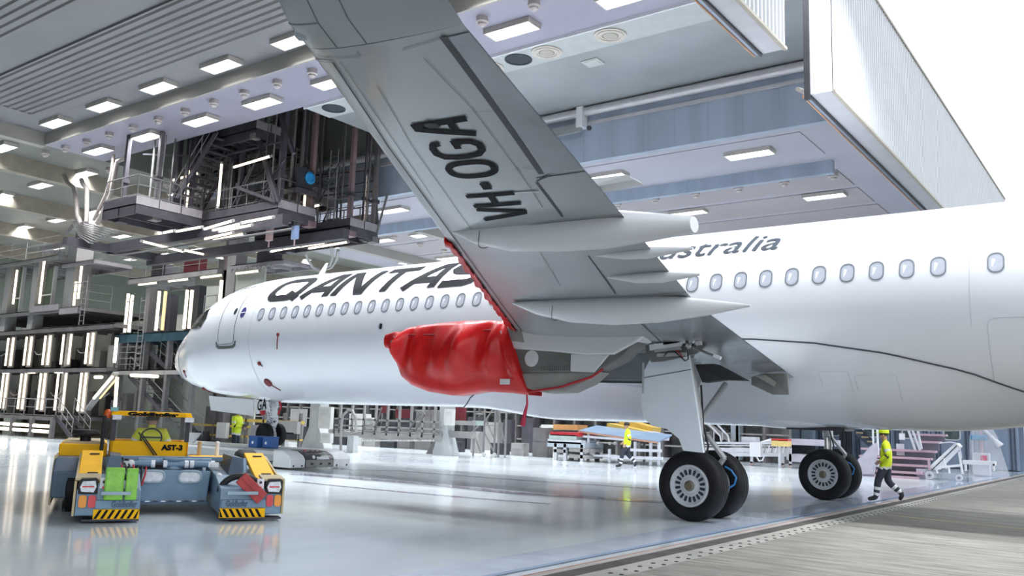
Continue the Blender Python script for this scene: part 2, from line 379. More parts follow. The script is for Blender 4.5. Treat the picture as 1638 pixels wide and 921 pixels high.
# ---- ceiling fittings
m_lampb = M('lamp_housing', (.52, .49, .45), .5); m_lampe = M('lamp_diffuser', (1, .985, .94), .4, emit=2.2, var=.01)
def lamp_proto():
    r = thing('ceiling_lamp', 'x', 'lamp', (0, 0, -50))
    b = MB().box(-.78, .78, -.30, .30, -.02, .0).box(-.78, -.74, -.30, .30, -.16, 0).box(.74, .78, -.30, .30, -.16, 0).box(-.74, .74, -.30, -.27, -.16, 0).box(-.74, .74, .27, .30, -.16, 0)
    b.build('housing', m_lampb, r, world=False)
    MB().box(-.73, .73, -.265, .265, -.14, -.11).build('diffuser', m_lampe, r, world=False)
    la = bpy.data.lights.new('lamp_light', 'AREA'); la.shape = 'RECTANGLE'; la.size = 1.46; la.size_y = .53; la.energy = LAMP; la.color = (.96, .98, 1); la.spread = math.radians(115)
    lo = bpy.data.objects.new('lamp_light', la); COL.objects.link(lo); lo.parent = r; lo.location = (0, 0, -.145)
    return r
lp = lamp_proto(); used = [False]
def lamp(x, y, z, label, group):
    if not used[0]:
        used[0] = True; lp.location = (x, y, z); lp['label'] = label; lp['group'] = group; return lp
    return dup(lp, (x, y, z), label, group=group)
for i in range(11):
    lamp(-6.4+i*3.62, -2.72, ZA, '%s lamp from the left in the row on the ribbed ceiling bay' % ORD[i], 'lamps of the ribbed bay')
for i in range(11):
    lamp(-6.9+i*3.62, -.62, ZB, '%s lamp from the left in the row on the lilac ceiling strip' % ORD[i], 'lamps of the lilac strip')
for i in range(4):
    lamp(18.4-i*5.35, 7.75, ZD, 'low bay ceiling lamp beside the dome detectors, %s from the lifting door' % ORD[i], 'lamps of the low bay')
for i in range(4):
    lamp(18.9-i*5.6, 14.1, ZD, 'low bay ceiling lamp in the middle row, %s from the lifting door' % ORD[i], 'lamps of the low bay')
for i in range(4):
    lamp(18.4-i*5.6, 20.8, ZD, 'low bay ceiling lamp above the fuselage roof, %s from the lifting door' % ORD[i], 'lamps of the low bay')
rows = [(-3.0, 'nearest the lilac strip'), (1.0, 'behind the ceiling hoses'), (5.5, 'behind the hanging stair'), (10., 'above the nose dock'), (15, 'behind the hanging platforms'), (21., 'over the far right dock'), (27., 'against the right wall')]
for j, (yy, w) in enumerate(rows):
    for i in range(7):
        xx = -10.2-i*4.1-(j % 2)*.9
        if xx < -38: continue
        lamp(xx, yy, ZB, 'rear ceiling lamp in the row %s, %s from the cross beam' % (w, ORD[i]), 'lamps of the rear hall')
for j, (yy, w) in enumerate(((12.2, 'left'), (17.5, 'middle'), (22.5, 'right'))):
    for i in range(3):
        lamp(.2-i*2.9, yy, ZD, 'lamp between beige beams right of the platforms, %s row, %s one' % (w, ORD[i]), 'lamps between beige beams')
m_dome = M('dome_beige', (.50, .45, .43), .5)
dm = MB().lathe([(.16, 0), (.17, -.14), (.15, -.16), (.12, -.17), (.115, -.22), (.06, -.27), (.01, -.28)], (0, 0, 0), (0, 0, 1), 14)
dmm = dm.build('dome_detector', m_dome, None, 40); tag(dmm, 'x', 'detector'); dfirst = [True]
def dome(x, y, z, label):
    o = dmm if dfirst[0] else dmm.copy()
    if not dfirst[0]: COL.objects.link(o)
    dfirst[0] = False; o.location = (x, y, z); o['label'] = label; o['group'] = 'dome detectors on the ceiling'
for i in range(16):
    dome(-7.9+i*1.72, -1.5, ZB, 'beige dome detector on the lilac strip, %s from the left' % ORD[i])
for i in range(9):
    dome(20.0-i*1.72, 11.45, ZD-.04, 'beige dome detector in the low bay row, %s from the lifting door' % ORD[i])
for i in range(7):
    dome(-9.4, -4.5+i*2.9, ZB, 'beige dome detector before the rear cross beam, %s from the left' % ORD[i])
for i in range(4):
    dome(-1.6, 12.0+i*1.9, ZD, 'dome detector among beige beams right of the platforms, %s from the left' % ORD[i])
m_diff = M('diffuser_cream', (.56, .52, .46), .5); m_hole = M('duct_dark', (.03, .04, .05), .7)
for i, xx in enumerate((16.9, 14.75, 12.6, 8.2)):
    t = thing('air_diffuser', 'round cream air diffuser in the ceiling slot, %s from the lifting door' % ORD[i], 'diffuser', (xx, 1.22, ZB-.045), group='round air diffusers')
    b = MB()
    for r0, r1, z in ((.46, .38, -.03), (.38, .30, -.05), (.30, .24, -.03)): b.lathe([(r0, 0), (r0, z), (r1, z), (r1, 0)], (xx, 1.22, ZB-.045), (0, 0, 1), 28, False)
    b.build('rings', m_diff, t, 40); MB().lathe([(.24, -.005), (.2, -.045), (.001, -.05)], (xx, 1.22, ZB-.045), (0, 0, 1), 24).build('core', M('diffuser_core', (.42, .40, .35), .6), t, 40)
for xx in (13.72, 5.6):
    o = MB().lathe([(.42, .0), (.42, -.02), (.36, -.02), (.36, -.004), (.001, -.004)], (xx, 1.22, ZB-.045), (0, 0, 1), 28).build('duct_opening', m_hole); tag(o, 'dark round duct opening between cream air diffusers' if xx > 10 else 'dark round duct opening behind the wing leading edge', 'vent')
t = tag(MB().box(15.2, 15.75, 2.4, 2.9, ZB-.032, ZB-.002).box(15.26, 15.69, 2.46, 2.84, ZB-.045, ZB-.03).build('access_hatch', M('hatch_grey', (.50, .52, .50), .5)), 'small square access hatch in the grey slot bay ceiling', 'hatch')
# big pipe under the lintel edge, with a trolley rail and an end stop
t = thing('overhead_pipe', 'long pale pipe along the top of the steel lintel', 'pipe', (20, YW-.2, ZB-.2))
MB().tube((XB, YW-.22, ZB-.18), (22.4, YW-.22, ZB-.18), .16, 14).build('pipe', M('pipe_grey', (.55, .54, .56), .35, .3), t, 40)
MB().box(XB, 22.4, YW-.1, YW-.02, ZB-.62, ZB-.5).build('ledge', M('pipe_grey', (.55, .54, .56), .35, .3), t)
t = thing('trolley_rail', 'grey trolley rail ending in a bracket below the pale pipe', 'rail', (13, YW-.3, ZB-.7))
MB().bar((4.8, YW-.3, ZB-.78), (13.2, YW-.3, ZB-.78), .14, .22).build('rail', M('rail_grey', (.36, .38, .38), .4, .4), t)
MB().box(13.05, 13.3, YW-.42, YW-.06, ZB-.75, ZB-.02).build('bracket', m_white, t); MB().ball((13.55, YW-.35, ZB-.85), .09).build('buffer', m_dark, t)
# ================================================================ THE AIRLINER
m_fus = M('white_livery', (.68, .70, .745), .22, var=.015, scale=.6, coat=.6)
m_wing = M('wing_grey', (.36, .385, .40), .28, .12, var=.05, scale=.8, coat=.25)
m_wing2 = M('wing_bare_grey', (.30, .325, .35), .2, .35, var=.16, scale=1.2)
m_fair = M('fairing_white', (.76, .77, .79), .3, var=.02, coat=.4)
m_prim = M('primer_beige', (.33, .325, .305), .5, var=.12, scale=2.5)
m_primd = M('primer_dark', (.20, .20, .195), .45, .2, var=.2, scale=3)
m_ink = M('letter_black', (.010, .011, .015), .6, spec=.08); m_ink2 = M('letter_slate', (.045, .055, .07), .7, spec=.05)
m_redc = None
def red_mat():
    m = bpy.data.materials.new('red_tarpaulin'); m.use_nodes = True; nt = m.node_tree; N = nt.nodes.new; L = nt.links.new
    b = nt.nodes['Principled BSDF']; tc = N('ShaderNodeTexCoord'); n = N('ShaderNodeTexNoise'); n.inputs['Scale'].default_value = 3.5; n.inputs['Detail'].default_value = 6
    r = N('ShaderNodeValToRGB'); e = r.color_ramp.elements; e[0].position = .3; e[1].position = .75; e[0].color = (.60, .008, .012, 1); e[1].color = (.76, .018, .018, 1)
    L(tc.outputs['Object'], n.inputs['Vector']); L(n.outputs[0], r.inputs[0]); L(r.outputs[0], b.inputs['Base Color']); b.inputs['Roughness'].default_value = .33
    bp = N('ShaderNodeBump'); bp.inputs['Strength'].default_value = .3; bp.inputs['Distance'].default_value = .03; L(n.outputs[0], bp.inputs['Height']); L(bp.outputs[0], b.inputs['Normal']); return m
m_redc = red_mat(); m_redt = M('red_tag', (.45, .02, .03), .6, var=.2)
jet = thing('airliner', 'large white passenger jet with black lettering, standing half inside the hangar', 'airplane', (21.97, 0, 0))
SEG = 96
xs = [-.85, -.835, -.8, -.75, -.7, -.6, -.5, -.35, -.2, 0, .2, .45, .7, .95, 1.2, 1.45, 1.7, 1.95, 2.3, 2.7, 3.2, 3.7, 4.2, 4.7, 5.2, 5.7, 6.2, 6.7]+[7.5+i for i in range(22)]+[29, 30, 31, 32, 33, 34, 36, 38, 40, 42, 43.5]
fb = MB(); fb.loft([[fus_pt(x, 2*math.pi*k/SEG) for k in range(SEG)] for x in xs])
fuselage = fb.build('fuselage', m_fus, jet, 60)
def skin_path(name, pts, r, m, parent=None, off=.004, n=5, smooth=40):
    q = [pts[0]]
    for a, c in zip(pts, pts[1:]):
        k = max(1, int(math.hypot(c[0]-a[0], c[1]-a[1])/.12)); q += [(a[0]+(c[0]-a[0])*i/k, a[1]+(c[1]-a[1])*i/k) for i in range(1, k+1)]
    return MB().path([fus_at(x, z, off) for x, z in q], r, n).build(name, m, parent or fuselage, smooth)
def skin_patch(name, poly, m, parent=None, off=.006, n=6):
    """filled outline (x, z) laid on the port skin, as a fan of strips"""
    cx = sum(q[0] for q in poly)/len(poly); cz = sum(q[1] for q in poly)/len(poly); rings = []
    for j in range(n+1):
        t = max(.001, 1-j/n); rings.append([fus_at(cx+(x-cx)*t, cz+(z-cz)*t, off) for x, z in poly])
    return MB().loft(rings, True, False).build(name, m, parent or fuselage, 60)
# cabin windows
wf = MB(); out = rrect(.27, .375, .12, 5); inn = rrect(.225, .33, .10, 5); ZWIN = 4.655; X0W = 6.46
def onskin(x, z, off): q = fus_at(10., z, off); return (x, q[1], q[2])
wf.loft([[onskin(a, ZWIN+c, .002) for a, c in out], [onskin(a, ZWIN+c, .010) for a, c in out], [onskin(a, ZWIN+c, .010) for a, c in inn], [onskin(a, ZWIN+c, .001) for a, c in inn]], True, False)
m_wfr = M('window_rim', (.17, .19, .22), .4, .2); m_wpn = M('window_blind', (.40, .43, .49), .15, var=.06, coat=.4)
pn = MB().quad(*[onskin(a, ZWIN+c, .004) for a, c in inn]); wfm = None
for n in list(range(37))+[37.73]:
    x = X0W+.533*n
    if wfm is None:
        w = wf.build('cabin_window', m_wfr, jet, world=False); wfm = w.data; p_ = pn.build('pane', m_wpn, w, world=False); pnm = p_.data
    else:
        w = part('cabin_window', jet, wfm); p_ = part('pane', w, pnm)
    w.location = (x-21.97, 0, 0)
# forward door with scuffed sill, peephole, emblem
d_out = [(x+.08*(z-4.2)*-.35, z) for x, z in rrect(.98, 1.95, .17, 5, 4.75, 4.74)]
door = skin_path('cabin_door', d_out+[d_out[0]], .011, m_wfr, jet); door['label'] = 'forward cabin door outline'
sill = [(4.13, 3.86), (4.15, 3.70), (4.28, 3.63), (4.75, 3.62), (5.22, 3.63), (5.35, 3.69), (5.38, 3.85)]
b = MB(); b.loft([[fus_at(x, z+.0, .008) for x, z in sill], [fus_at(x+(.08 if x < 4.5 else -.08 if x > 5.1 else 0), z+.09 if 4.14 < x < 5.37 else z+.01, .008) for x, z in sill]], False)
b.build('sill_guard', M('sill_dark', (.10, .11, .11), .5), door, 40)
def disc(cx, cz, rx, rz): return [(cx+rx*math.cos(a), cz+rz*math.sin(a)) for a in [6.2832*k/20 for k in range(20)]]
skin_patch('peephole', disc(5.02, 4.82, .085, .11), M('dark_glass', (.03, .035, .04), .1), door)
em = skin_patch('round_emblem', disc(5.50, 4.76, .13, .17), M('emblem_blue', (.03, .03, .16), .4), fuselage)
skin_path('emblem_band', [(5.38, 4.74), (5.62, 4.76)], .012, m_white, em, off=.008)
# cockpit windows
m_cock = M('cockpit_glass', (.006, .007, .008), .12, spec=.3)
for poly in ([(1.05, 4.40), (1.66, 4.42), (1.93, 4.92), (1.5, 4.80)], [(1.75, 4.42), (2.36, 4.38), (2.54, 4.98), (2.05, 4.95)], [(2.45, 4.38), (2.92, 4.40), (3.12, 4.72), (2.95, 5.08), (2.62, 5.02)]):
    pts = []
    for i in range(len(poly)):
        a, c = poly[i], poly[(i+1) % len(poly)]; pts += [(a[0]+(c[0]-a[0])*k/5, a[1]+(c[1]-a[1])*k/5) for k in range(5)]
    cw = skin_patch('cockpit_window', pts, m_cock, jet, .02); skin_path('frame', pts+[pts[0]], .012, m_wfr, cw)
skin_path('nose_seam', [(.62, z) for z in (2.5, 2.8, 3.2, 3.6, 4.0, 4.3, 4.55)], .006, m_wfr); skin_path('panel_seam', [(6.05, z) for z in (2.3, 2.8, 3.5, 4.2, 5.0, 5.6, 5.95)], .004, M('seam_pale', (.5, .52, .55), .5))
# red caps over probes, with streamers
m_cap = M('probe_cap_dark_red', (.16, .01, .015), .6)
for (x, z, rr, tail) in ((7.46, 3.98, .055, (7.40, 3.55)), (6.43, 3.14, .07, (6.55, 3.06)), (6.42, 2.58, .16, (6.75, 2.36)), (1.2, 3.0, .06, (1.1, 2.8)), (2.0, 2.42, .08, (2.1, 2.25))):
    q = fus_at(x, z, 0); nrm = Vector((0, q[1]/1.975**2, (q[2]-4.05)/2.07**2)).normalized()
    c = MB().lathe([(rr, 0), (rr*.9, .04), (rr*.3, .06)], q, nrm, 12).build('probe_cap', m_cap, fuselage, 40)
    skin_path('streamer', [(x, z), ((x+tail[0])/2, (z+tail[1])/2), tail], .016, m_cap, c, off=.02)
skin_patch('drain_port', disc(11.73, 4.07, .07, .09), m_wfr); skin_path('port_half', [(11.75, 4.0), (11.76, 4.14)], .03, m_ink, None, .006)
MB().prism([(6.75, -.015, 6.1), (7.05, -.015, 6.1), (7.22, -.015, 6.52), (7.12, -.015, 6.52)], (0, .03, 0)).build('blade_antenna', m_fair, fuselage)
# rear fuselage seams, cargo door
m_sp = M('seam_pale', (.5, .52, .55), .5)
for xx, za, zb in ((26.15, 3.55, 5.35), (27.05, 3.4, 5.5)): skin_path('panel_seam', [(xx, za+(zb-za)*k/8) for k in range(9)], .004, m_sp)
cg = rrect(2.4, 1.25, .12, 4, 27.6, 3.05); skin_path('cargo_door', cg+[cg[0]], .004, m_sp)
# lettering
A_ = [[(0, 0), (.62, 1), (.86, 1), (.98, 0)], [(.30, .30), (.93, .30)]]
GL = {'Q': [rrect(1.12, .84, .30, 5, .60, .50)+[rrect(1.12, .84, .30, 5, .60, .50)[0]], [(.72, .26), (1.22, .02)]],
      'A': [[(.05, .0), (.66, .93), (.86, .93), (.93, 0)], [(.32, .30), (.92, .30)]],
      'N': [[(.07, 0), (.07, .92), (.22, .92), (.85, .08), (.97, .08), (.97, 1)]],
      'T': [[(0, .92), (1.02, .92)], [(.51, .92), (.51, 0)]],
      'S': [[(.98, .92), (.30, .92), (.10, .84), (.07, .68), (.16, .56), (.30, .52), (.75, .48), (.90, .42), (.94, .28), (.86, .13), (.70, .08), (.0, .08)]],
      'V': [[(.05, 1), (.46, .06), (.60, .06), (1.0, 1)]], 'H': [[(.08, 0), (.08, 1)], [(.92, 0), (.92, 1)], [(.08, .5), (.92, .5)]],
      '-': [[(.15, .45), (.75, .45)]], 'O': [rrect(.84, .86, .34, 6, .5, .5)+[rrect(.84, .86, .34, 6, .5, .5)[0]]],
      'G': [[(.92, .74), (.86, .88), (.66, .93), (.36, .93), (.14, .82), (.08, .62), (.08, .38), (.14, .18), (.36, .07), (.66, .07), (.86, .18), (.92, .38), (.92, .46), (.56, .46)]]}
def skin_text(name, vs, fs, x0, ang0, m):
    b = MB(); b.add([fus_pt(x0+a, math.radians(ang0)-c/2.02, .016) for a, c in vs], fs); return b.build(name, m, fuselage)
tw = [1.34, 1.14, 1.20, 1.06, 1.12, 1.1]; x = 6.35; H = .98
for g, wd_ in zip('QANTAS', tw):
    vs, fs = strokes2d(GL[g], .225, .12)
    skin_text('letter_'+g.lower(), [((a+.32*c)*1.22*H, c*H) for a, c in vs], fs, x, 60, m_ink); x += wd_*1.22*H*1.02
vs, fs = text2d('Australia', .78, .26, .004, 1.12); k = 3.45/max(a for a, _ in vs)
skin_text('lettering_small', [(a*k, c) for a, c in vs], fs, 19.15, 52.5, m_ink2)
# belly fairing
def seam_ang(x):
    T = [(13.2, 178), (14.2, 150), (16, 122), (18.5, 110), (22.04, 107), (23.4, 110.5), (24.7, 117), (26., 128), (26.9, 142), (28.0, 160), (28.8, 178)]
    for a, c in zip(T, T[1:]):
        if a[0] <= x <= c[0]: t = (x-a[0])/(c[0]-a[0]); return math.radians(a[1]+(c[1]-a[1])*t)
    return math.pi
def bulge(x): a = max(0, min(1, (x-13.2)/3.4)); c = max(0, min(1, (28.8-x)/4.)); a = a*a*(3-2*a); c = c*c*(3-2*c); return .26*a*c
rings = []; seam = []; seam2 = []
for i in range(53):
    x = 13.2+i*.3; s0 = seam_ang(x); ring = []
    for k in range(41):
        t = k/40; an = s0+(2*math.pi-2*s0)*t; e = min(1, min(an-s0, 2*math.pi-s0-an)/.9); e = e*e*(3-2*e)
        ring.append(fus_pt(x, an, .010+bulge(x)*e))
    rings.append(ring); seam.append(fus_pt(x, s0, .012)); seam2.append(fus_pt(x, 2*math.pi-s0, .012))
bf = MB().loft(rings, False).build('belly_fairing', m_fus, jet, 60)
MB().path(seam, .016, 5).build('seam', m_line, bf); MB().path(seam2, .016, 5).build('seam', m_line, bf)
for (x, z) in ((23.7, 2.62), (24.45, 2.55)):
    q = rrect(.55 if x < 24 else .75, .5, .03, 2, x, z); MB().path([fus_at(a, c, .15) for a, c in q+[q[0]]], .004, 4).build('hatch_seam', m_sp, bf)
MB().loft([[(20.6+i*.5, .75*math.cos(a)*math.sin(math.pi*(i+.01)/7.1)+.0, 1.84-.17*math.sin(math.pi*(i+.01)/7.1)*math.sin(a)) for a in [math.pi*k/10 for k in range(11)]] for i in range(8)], False).build('keel_blister', m_fair, bf, 60)
MB().box(22.3, 23.5, -.35, .35, 1.66, 1.74).build('drain_grille', m_dark, bf)
# ---- wing
NT = 22
ts = [.5*(1-math.cos(math.pi*k/NT)) for k in range(NT+1)]
def wing_ring(s, sgn=1):
    r = [wing_pt(s, t, -1) for t in ts]+[wing_pt(s, t, 1) for t in reversed(ts[1:-1])]
    return [(a, c*sgn, e) for a, c, e in r]
SHK = [(15.1, .0, 1.0, 0), (15.35, .05, .98, .10), (15.62, .19, .95, .22), (15.82, .42, .90, .38), (15.96, .78, .82, .62), (16.06, 1.25, .70, .95), (16.16, 1.85, .54, 1.4), (16.24, 2.35, .40, 1.75)]
def shark(sgn):
    rings = []
    xl, zl = wing_le(15.1); xt, zt = wing_te(15.1); c0 = xt-xl
    for i, (y, dz, cs, dx) in enumerate(SHK):
        a = SHK[max(i-1, 0)]; c = SHK[min(i+1, len(SHK)-1)]; ty, tz = c[0]-a[0], c[1]-a[1]; l = math.hypot(ty, tz); ny, nz = -tz/l, ty/l
        r = []
        for side, tt in ((-1, ts), (1, list(reversed(ts[1:-1])))):
            for t in tt:
                w = wing_pt(15.1, t, side); base = zl+(zt-zl)*t; th = (w[2]-base)*cs
                r.append((xl+dx+c0*cs*t, (-y+(-ny)*th*1)*sgn if False else (-(y+ny*th))*sgn, base+dz+nz*th))
        rings.append(r)
    return rings
for sgn, nm in ((1, 'wing'), (-1, 'far_wing')):
    b = MB().loft([wing_ring(s, sgn) for s in [1.2, 2, 3, 4, 5, 6, 7, 7.8, 8.6, 9.6, 10.6, 11.6, 12.6, 13.6, 14.6, 15.1]])
    w = b.build(nm, m_wing, jet, 50)
    rg = shark(sgn); sk_ = MB().loft(rg).build('sharklet', m_wing, w, 50)
    m_wsm = M('wing_seam', (.20, .22, .23), .5)
    for k in (7, 10): MB().path([r[k] for r in rg[:6]], .007, 4).build('panel_seam', m_wsm, sk_)
    for i in (1, 3): MB().path(rg[i][1:8], .006, 4).build('panel_seam', m_wsm, sk_)
    if sgn == 1: wing = w
def wing_shell(name, s0, s1, t0, t1, m, off=.008, ns=8, side=-1, parent=None):
    b = MB(); b.loft([[wing_pt(s0+(s1-s0)*i/ns, t0(s0+(s1-s0)*i/ns)+(t1-t0(s0+(s1-s0)*i/ns))*k/8, side, off) for k in range(9)] for i in range(ns+1)], False)
    return b.build(name, m, parent or wing, 60)
def wing_strip(name, pts, w, m=m_line, off=.011):
    b = MB(); L_ = []
    for i in range(len(pts)-1):
        for k in range(8):
            t = k/8; L_.append((pts[i][0]+(pts[i+1][0]-pts[i][0])*t, pts[i][1]+(pts[i+1][1]-pts[i][1])*t))
    L_.append(pts[-1]); rows = []
    P = [Vector(wing_pt(s, t, -1, off)) for s, t in L_]
    for i, q in enumerate(P):
        d = (P[min(i+1, len(P)-1)]-P[max(i-1, 0)]).normalized(); n = d.cross(Vector((0, 0, 1))).normalized()*w/2
        rows.append([q+n, q-n])
    return b.loft(rows, False).build(name, m, wing)
ail = wing_shell('aileron', 12.78, 15.02, lambda s: .815+(s-12.78)*.03, 1., m_wing2)
fl1 = wing_shell('outer_flap', 11.75, 12.7, lambda s: .755, 1., m_wing); fl2 = wing_shell('middle_flap', 8.5, 11.5, lambda s: .715, 1., m_wing); fl3 = wing_shell('inner_flap', 2.3, 7.5, lambda s: .70, 1., m_wing2)
wing_strip('aileron_gap', [(15.04, .862), (12.78, .80)], .055); wing_strip('flap_gap', [(12.62, .745), (11.7, .738)], .022); wing_strip('flap_end_gap', [(12.64, .75), (12.74, .84)], .02)
wing_strip('flap_gap', [(10.4, .715), (8.7, .70)], .02); wing_strip('flap_gap', [(7.2, .69), (2.6, .68)], .022); wing_strip('slat_gap', [(14.95, .13), (13.6, .085), (11., .075), (8.2, .07), (6.1, .07)], .016)
wing_strip('fairing_gap', [(11.36, .2), (11.5, .4), (11.57, .7), (11.55, 1.)], .016)
wing_strip('fairing_gap', [(8.36, .15), (8.5, .4), (8.56, .7), (8.54, 1.)], .016)
wing_strip('slat_end', [(14.95, .0), (14.95, .13)], .012)
m_ws = M('wing_seam', (.20, .22, .23), .5)
for pts in ([(14.6, .30), (13.9, .26), (13.6, .24), (12.6, .23), (11.4, .22)], [(14.95, .18), (13.7, .15), (12.4, .13)], [(14.85, .68), (14.1, .72), (12.7, .70), (12.0, .68)], [(14.98, .60), (15.02, .86)], [(14.05, .70), (14.0, .82)], [(12.95, .68), (12.9, .80)], [(10.8, .5), (9.2, .47)], [(15.0, .02), (14.98, .34)], [(15.06, .34), (15.0, .34)]):
    wing_strip('panel_seam', pts, .007, m_ws, .009)
for s, t in ((13.93, .45), (11.45, .40)):                          # fuel vent openings
    q = wing_pt(s, t, -1, .012); MB().lathe([(.07, -.0), (.06, -.006), (.001, -.006)], q, (0, 0, 1), 16).build('vent_opening', m_black, wing)
wing_strip('static_mark', [(12.45, .46), (12.4, .72)], .03, m_white, .010)
# registration under the wing
for g, sl, ww in zip('VH-OGA', (11.76, 12.14, 12.53, 12.86, 13.28, 13.68), (.31, .31, .26, .35, .34, .30)):
    vs, fs = strokes2d([[(a*ww, c*.60) for a, c in ln] for ln in GL[g]], .11 if g == '-' else .078, .05); b = MB(); pp = []
    for a, c in vs:
        s = sl+a; xl = wing_le(s)[0]; xt = wing_te(s)[0]; xx = 24.09-c+.42*(s-13); t = (xx-xl)/(xt-xl)
        pp.append(wing_pt(s, t, -1, .012))
    b.add(pp, fs).build('letter_'+('dash' if g == '-' else g.lower()), m_ink, wing)
# flap track fairings
def fairing(name, y, rs, m=m_fair, parent=None, seam=None):
    n = 28; b = MB()
    P = []
    for i in range(len(rs)-1):
        for k in range(4):
            t = k/4; e = t*t*(3-2*t) if i in (0,) else t; P.append([rs[i][j]+(rs[i+1][j]-rs[i][j])*t for j in range(4)])
    P.append(list(rs[-1]))
    b.loft([[(q[0], y+q[3]*math.cos(6.28319*k/n), q[1]+q[2]*math.sin(6.28319*k/n)*(1.0 if math.sin(6.28319*k/n) < 0 else .85)) for k in range(n)] for q in P])
    o = b.build(name, m, parent or wing, 50)
    if seam:
        q = seam; MB().path([(q[0]+.05*math.cos(2*a), y+(q[3]+.004)*math.cos(a), q[1]+(q[2]+.004)*math.sin(a)) for a in [math.pi+math.pi*k/16 for k in range(17)]], .005, 4).build('seam', m_line, o)
    return o
fairing('flap_fairing', -11.3, [(22.15, 3.79, .02, .03), (22.5, 3.735, .13, .14), (23.0, 3.69, .21, .22), (23.6, 3.665, .24, .25), (24.2, 3.63, .225, .24), (24.7, 3.595, .16, .17), (25.2, 3.56, .085, .10)], seam=(22.62, 3.72, .155, .165))
fairing('flap_fairing', -8.3, [(20.85, 3.40, .02, .03), (21.3, 3.33, .13, .15), (21.9, 3.27, .21, .22), (22.6, 3.235, .235, .24), (23.3, 3.215, .21, .21), (24.0, 3.19, .12, .12), (24.6, 3.175, .015, .02)], seam=(21.65, 3.30, .185, .195))
fairing('small_fairing', -10.35, [(23.45, 3.58, .02, .02), (23.9, 3.55, .07, .075), (24.2, 3.54, .08, .08), (24.75, 3.53, .015, .02)]); fairing('small_fairing', -9.5, [(23.2, 3.46, .02, .02), (23.6, 3.42, .07, .08), (23.95, 3.41, .08, .08), (24.45, 3.40, .015, .02)])
# flap end bracket and tip light
MB().prism([(24.45, -12.35, 3.83), (24.95, -12.2, 3.86), (25.0, -12.15, 3.82), (24.55, -12.3, 3.76)], (0, .2, 0)).build('flap_bracket', m_fair, wing)
MB().ball((24.02, -15.22, 4.27), .07, 10, (1.3, .7, .9)).build('tip_light', M('lamp_glass', (.6, .65, .7), .05, trans=.3), wing, 60)
# ---- pylon under the wing, engine absent
YP = -5.75
def xz(pts, y): return [(a, y, c) for a, c in pts]
pyl = MB().prism(xz([(15.95, 3.18), (16.6, 3.36), (18.9, 3.42), (22.0, 3.25), (21.4, 2.72), (20.9, 2.5), (19.2, 2.5), (17.2, 2.55), (16.4, 2.75)], YP-.2), (0, .4, 0)).build('pylon', m_primd, jet, bevel=.03)
MB().prism(xz([(18.7, 3.45), (22.15, 3.3), (21.75, 3.02), (21.3, 2.80), (20.75, 2.80), (20.0, 2.88), (18.7, 2.98)], YP-.23), (0, .46, 0)).build('upper_fairing', m_fair, pyl, bevel=.03)
MB().prism(xz([(20.42, 2.83), (21.2, 2.80), (20.9, 2.50), (20.42, 2.52)], YP-.225), (0, .45, 0)).build('side_panel', m_fair, pyl, bevel=.02)
MB().prism(xz([(18.9, 3.32), (19.35, 3.28), (19.42, 3.05), (18.95, 3.12)], YP-.245), (0, .02, 0)).build('bare_panel', m_prim, pyl)
MB().prism(xz([(19.3, 2.50), (21.0, 2.52), (20.75, 2.32), (20.35, 2.16), (19.9, 2.14), (19.35, 2.24)], YP-.215), (0, .43, 0)).build('lower_fairing', m_prim, pyl, bevel=.04)
MB().lathe([(.15, 0), (.15, .012), (.13, .016), (.001, .018)], (19.58, YP-.205, 2.76), (0, -1, 0), 24).build('access_port', m_fair, pyl, 40)
for k in range(5): MB().lathe([(.02, 0), (.014, .1), (.004, .13)], (19.18+k*.07, YP-.12, 2.42), (0, 0, 1), 6).build('pipe_stub', m_white, pyl)
rv = MB()
for k in range(14):
    for j in range(3): rv.lathe([(.008, 0), (.004, .004)], (19.8+k*.045, YP-.203, 2.56+j*.03), (0, -1, 0), 5)
o = rv.build('rivet_rows', m_black, pyl); o['kind'] = 'stuff'
# wing root fillet / gear bay shroud between pylon and gear
MB().prism(xz([(19.95, 2.42), (21.25, 2.40), (21.45, 3.0), (21.26, 3.30), (20.7, 3.25), (20.42, 2.83)], -4.6), (0, 2.2, 0)).build('bay_shroud', m_wing2, wing, bevel=.05)
MB().bar((19.95, -4.61, 2.42), (21.25, -4.61, 2.40), .02, .03).build('shroud_edge', m_line, wing)
# gear bay fittings
m_gear = M('gear_grey', (.50, .51, .52), .35, .3, var=.1); m_chr = M('chrome', (.75, .76, .78), .15, .9)
Yb = -5.5
def bb(name, u0, u1, v0, v1, d, m, par, dy=0.):
    a, c = PY(u0, v1, Yb+dy), PY(u1, v0, Yb+dy); return MB().box(a.x, c.x, Yb+dy, Yb+dy+d, a.z, c.z).build(name, m, par, bevel=.008)
gbay = MB().prism([PY(u, v, Yb+.12) for u, v in ((1032, 552), (1040, 545), (1062, 541), (1122, 538), (1130, 552), (1112, 566), (1060, 578), (1042, 579), (1033, 568))], (0, .05, 0)).build('gear_bay_recess', m_primd, jet)
for a, c, w, m in (((1040, 556), (1112, 546), .10, m_fair), ((1052, 568), (1098, 566), .05, m_gear), ((1048, 561), (1090, 557), .05, m_gear), ((1108, 541), (1128, 536), .05, m_gear), ((1098, 552), (1122, 548), .06, m_fair), ((1062, 549), (1088, 545), .06, m_black)): MB().bar(PY(*a, Yb+.02), PY(*c, Yb+.02), .06, w).build('link', m, gbay)
for k in range(9): bb('bracket', 1046+k*7.5, 1050+k*7.5, 549-k*.8+(k % 3)*3, 559-k*.8+(k % 2)*4, .08, (m_fair, m_gear, m_prim)[k % 3], gbay)
for k in range(8): MB().lathe([(.03, 0), (.03, .06), (.015, .07)], PY(1096+5*(k % 4), 546+7*(k//4), Yb), (0, -1, 0), 8).build('fitting', (m_chr, m_dark, m_gear)[k % 3], gbay)
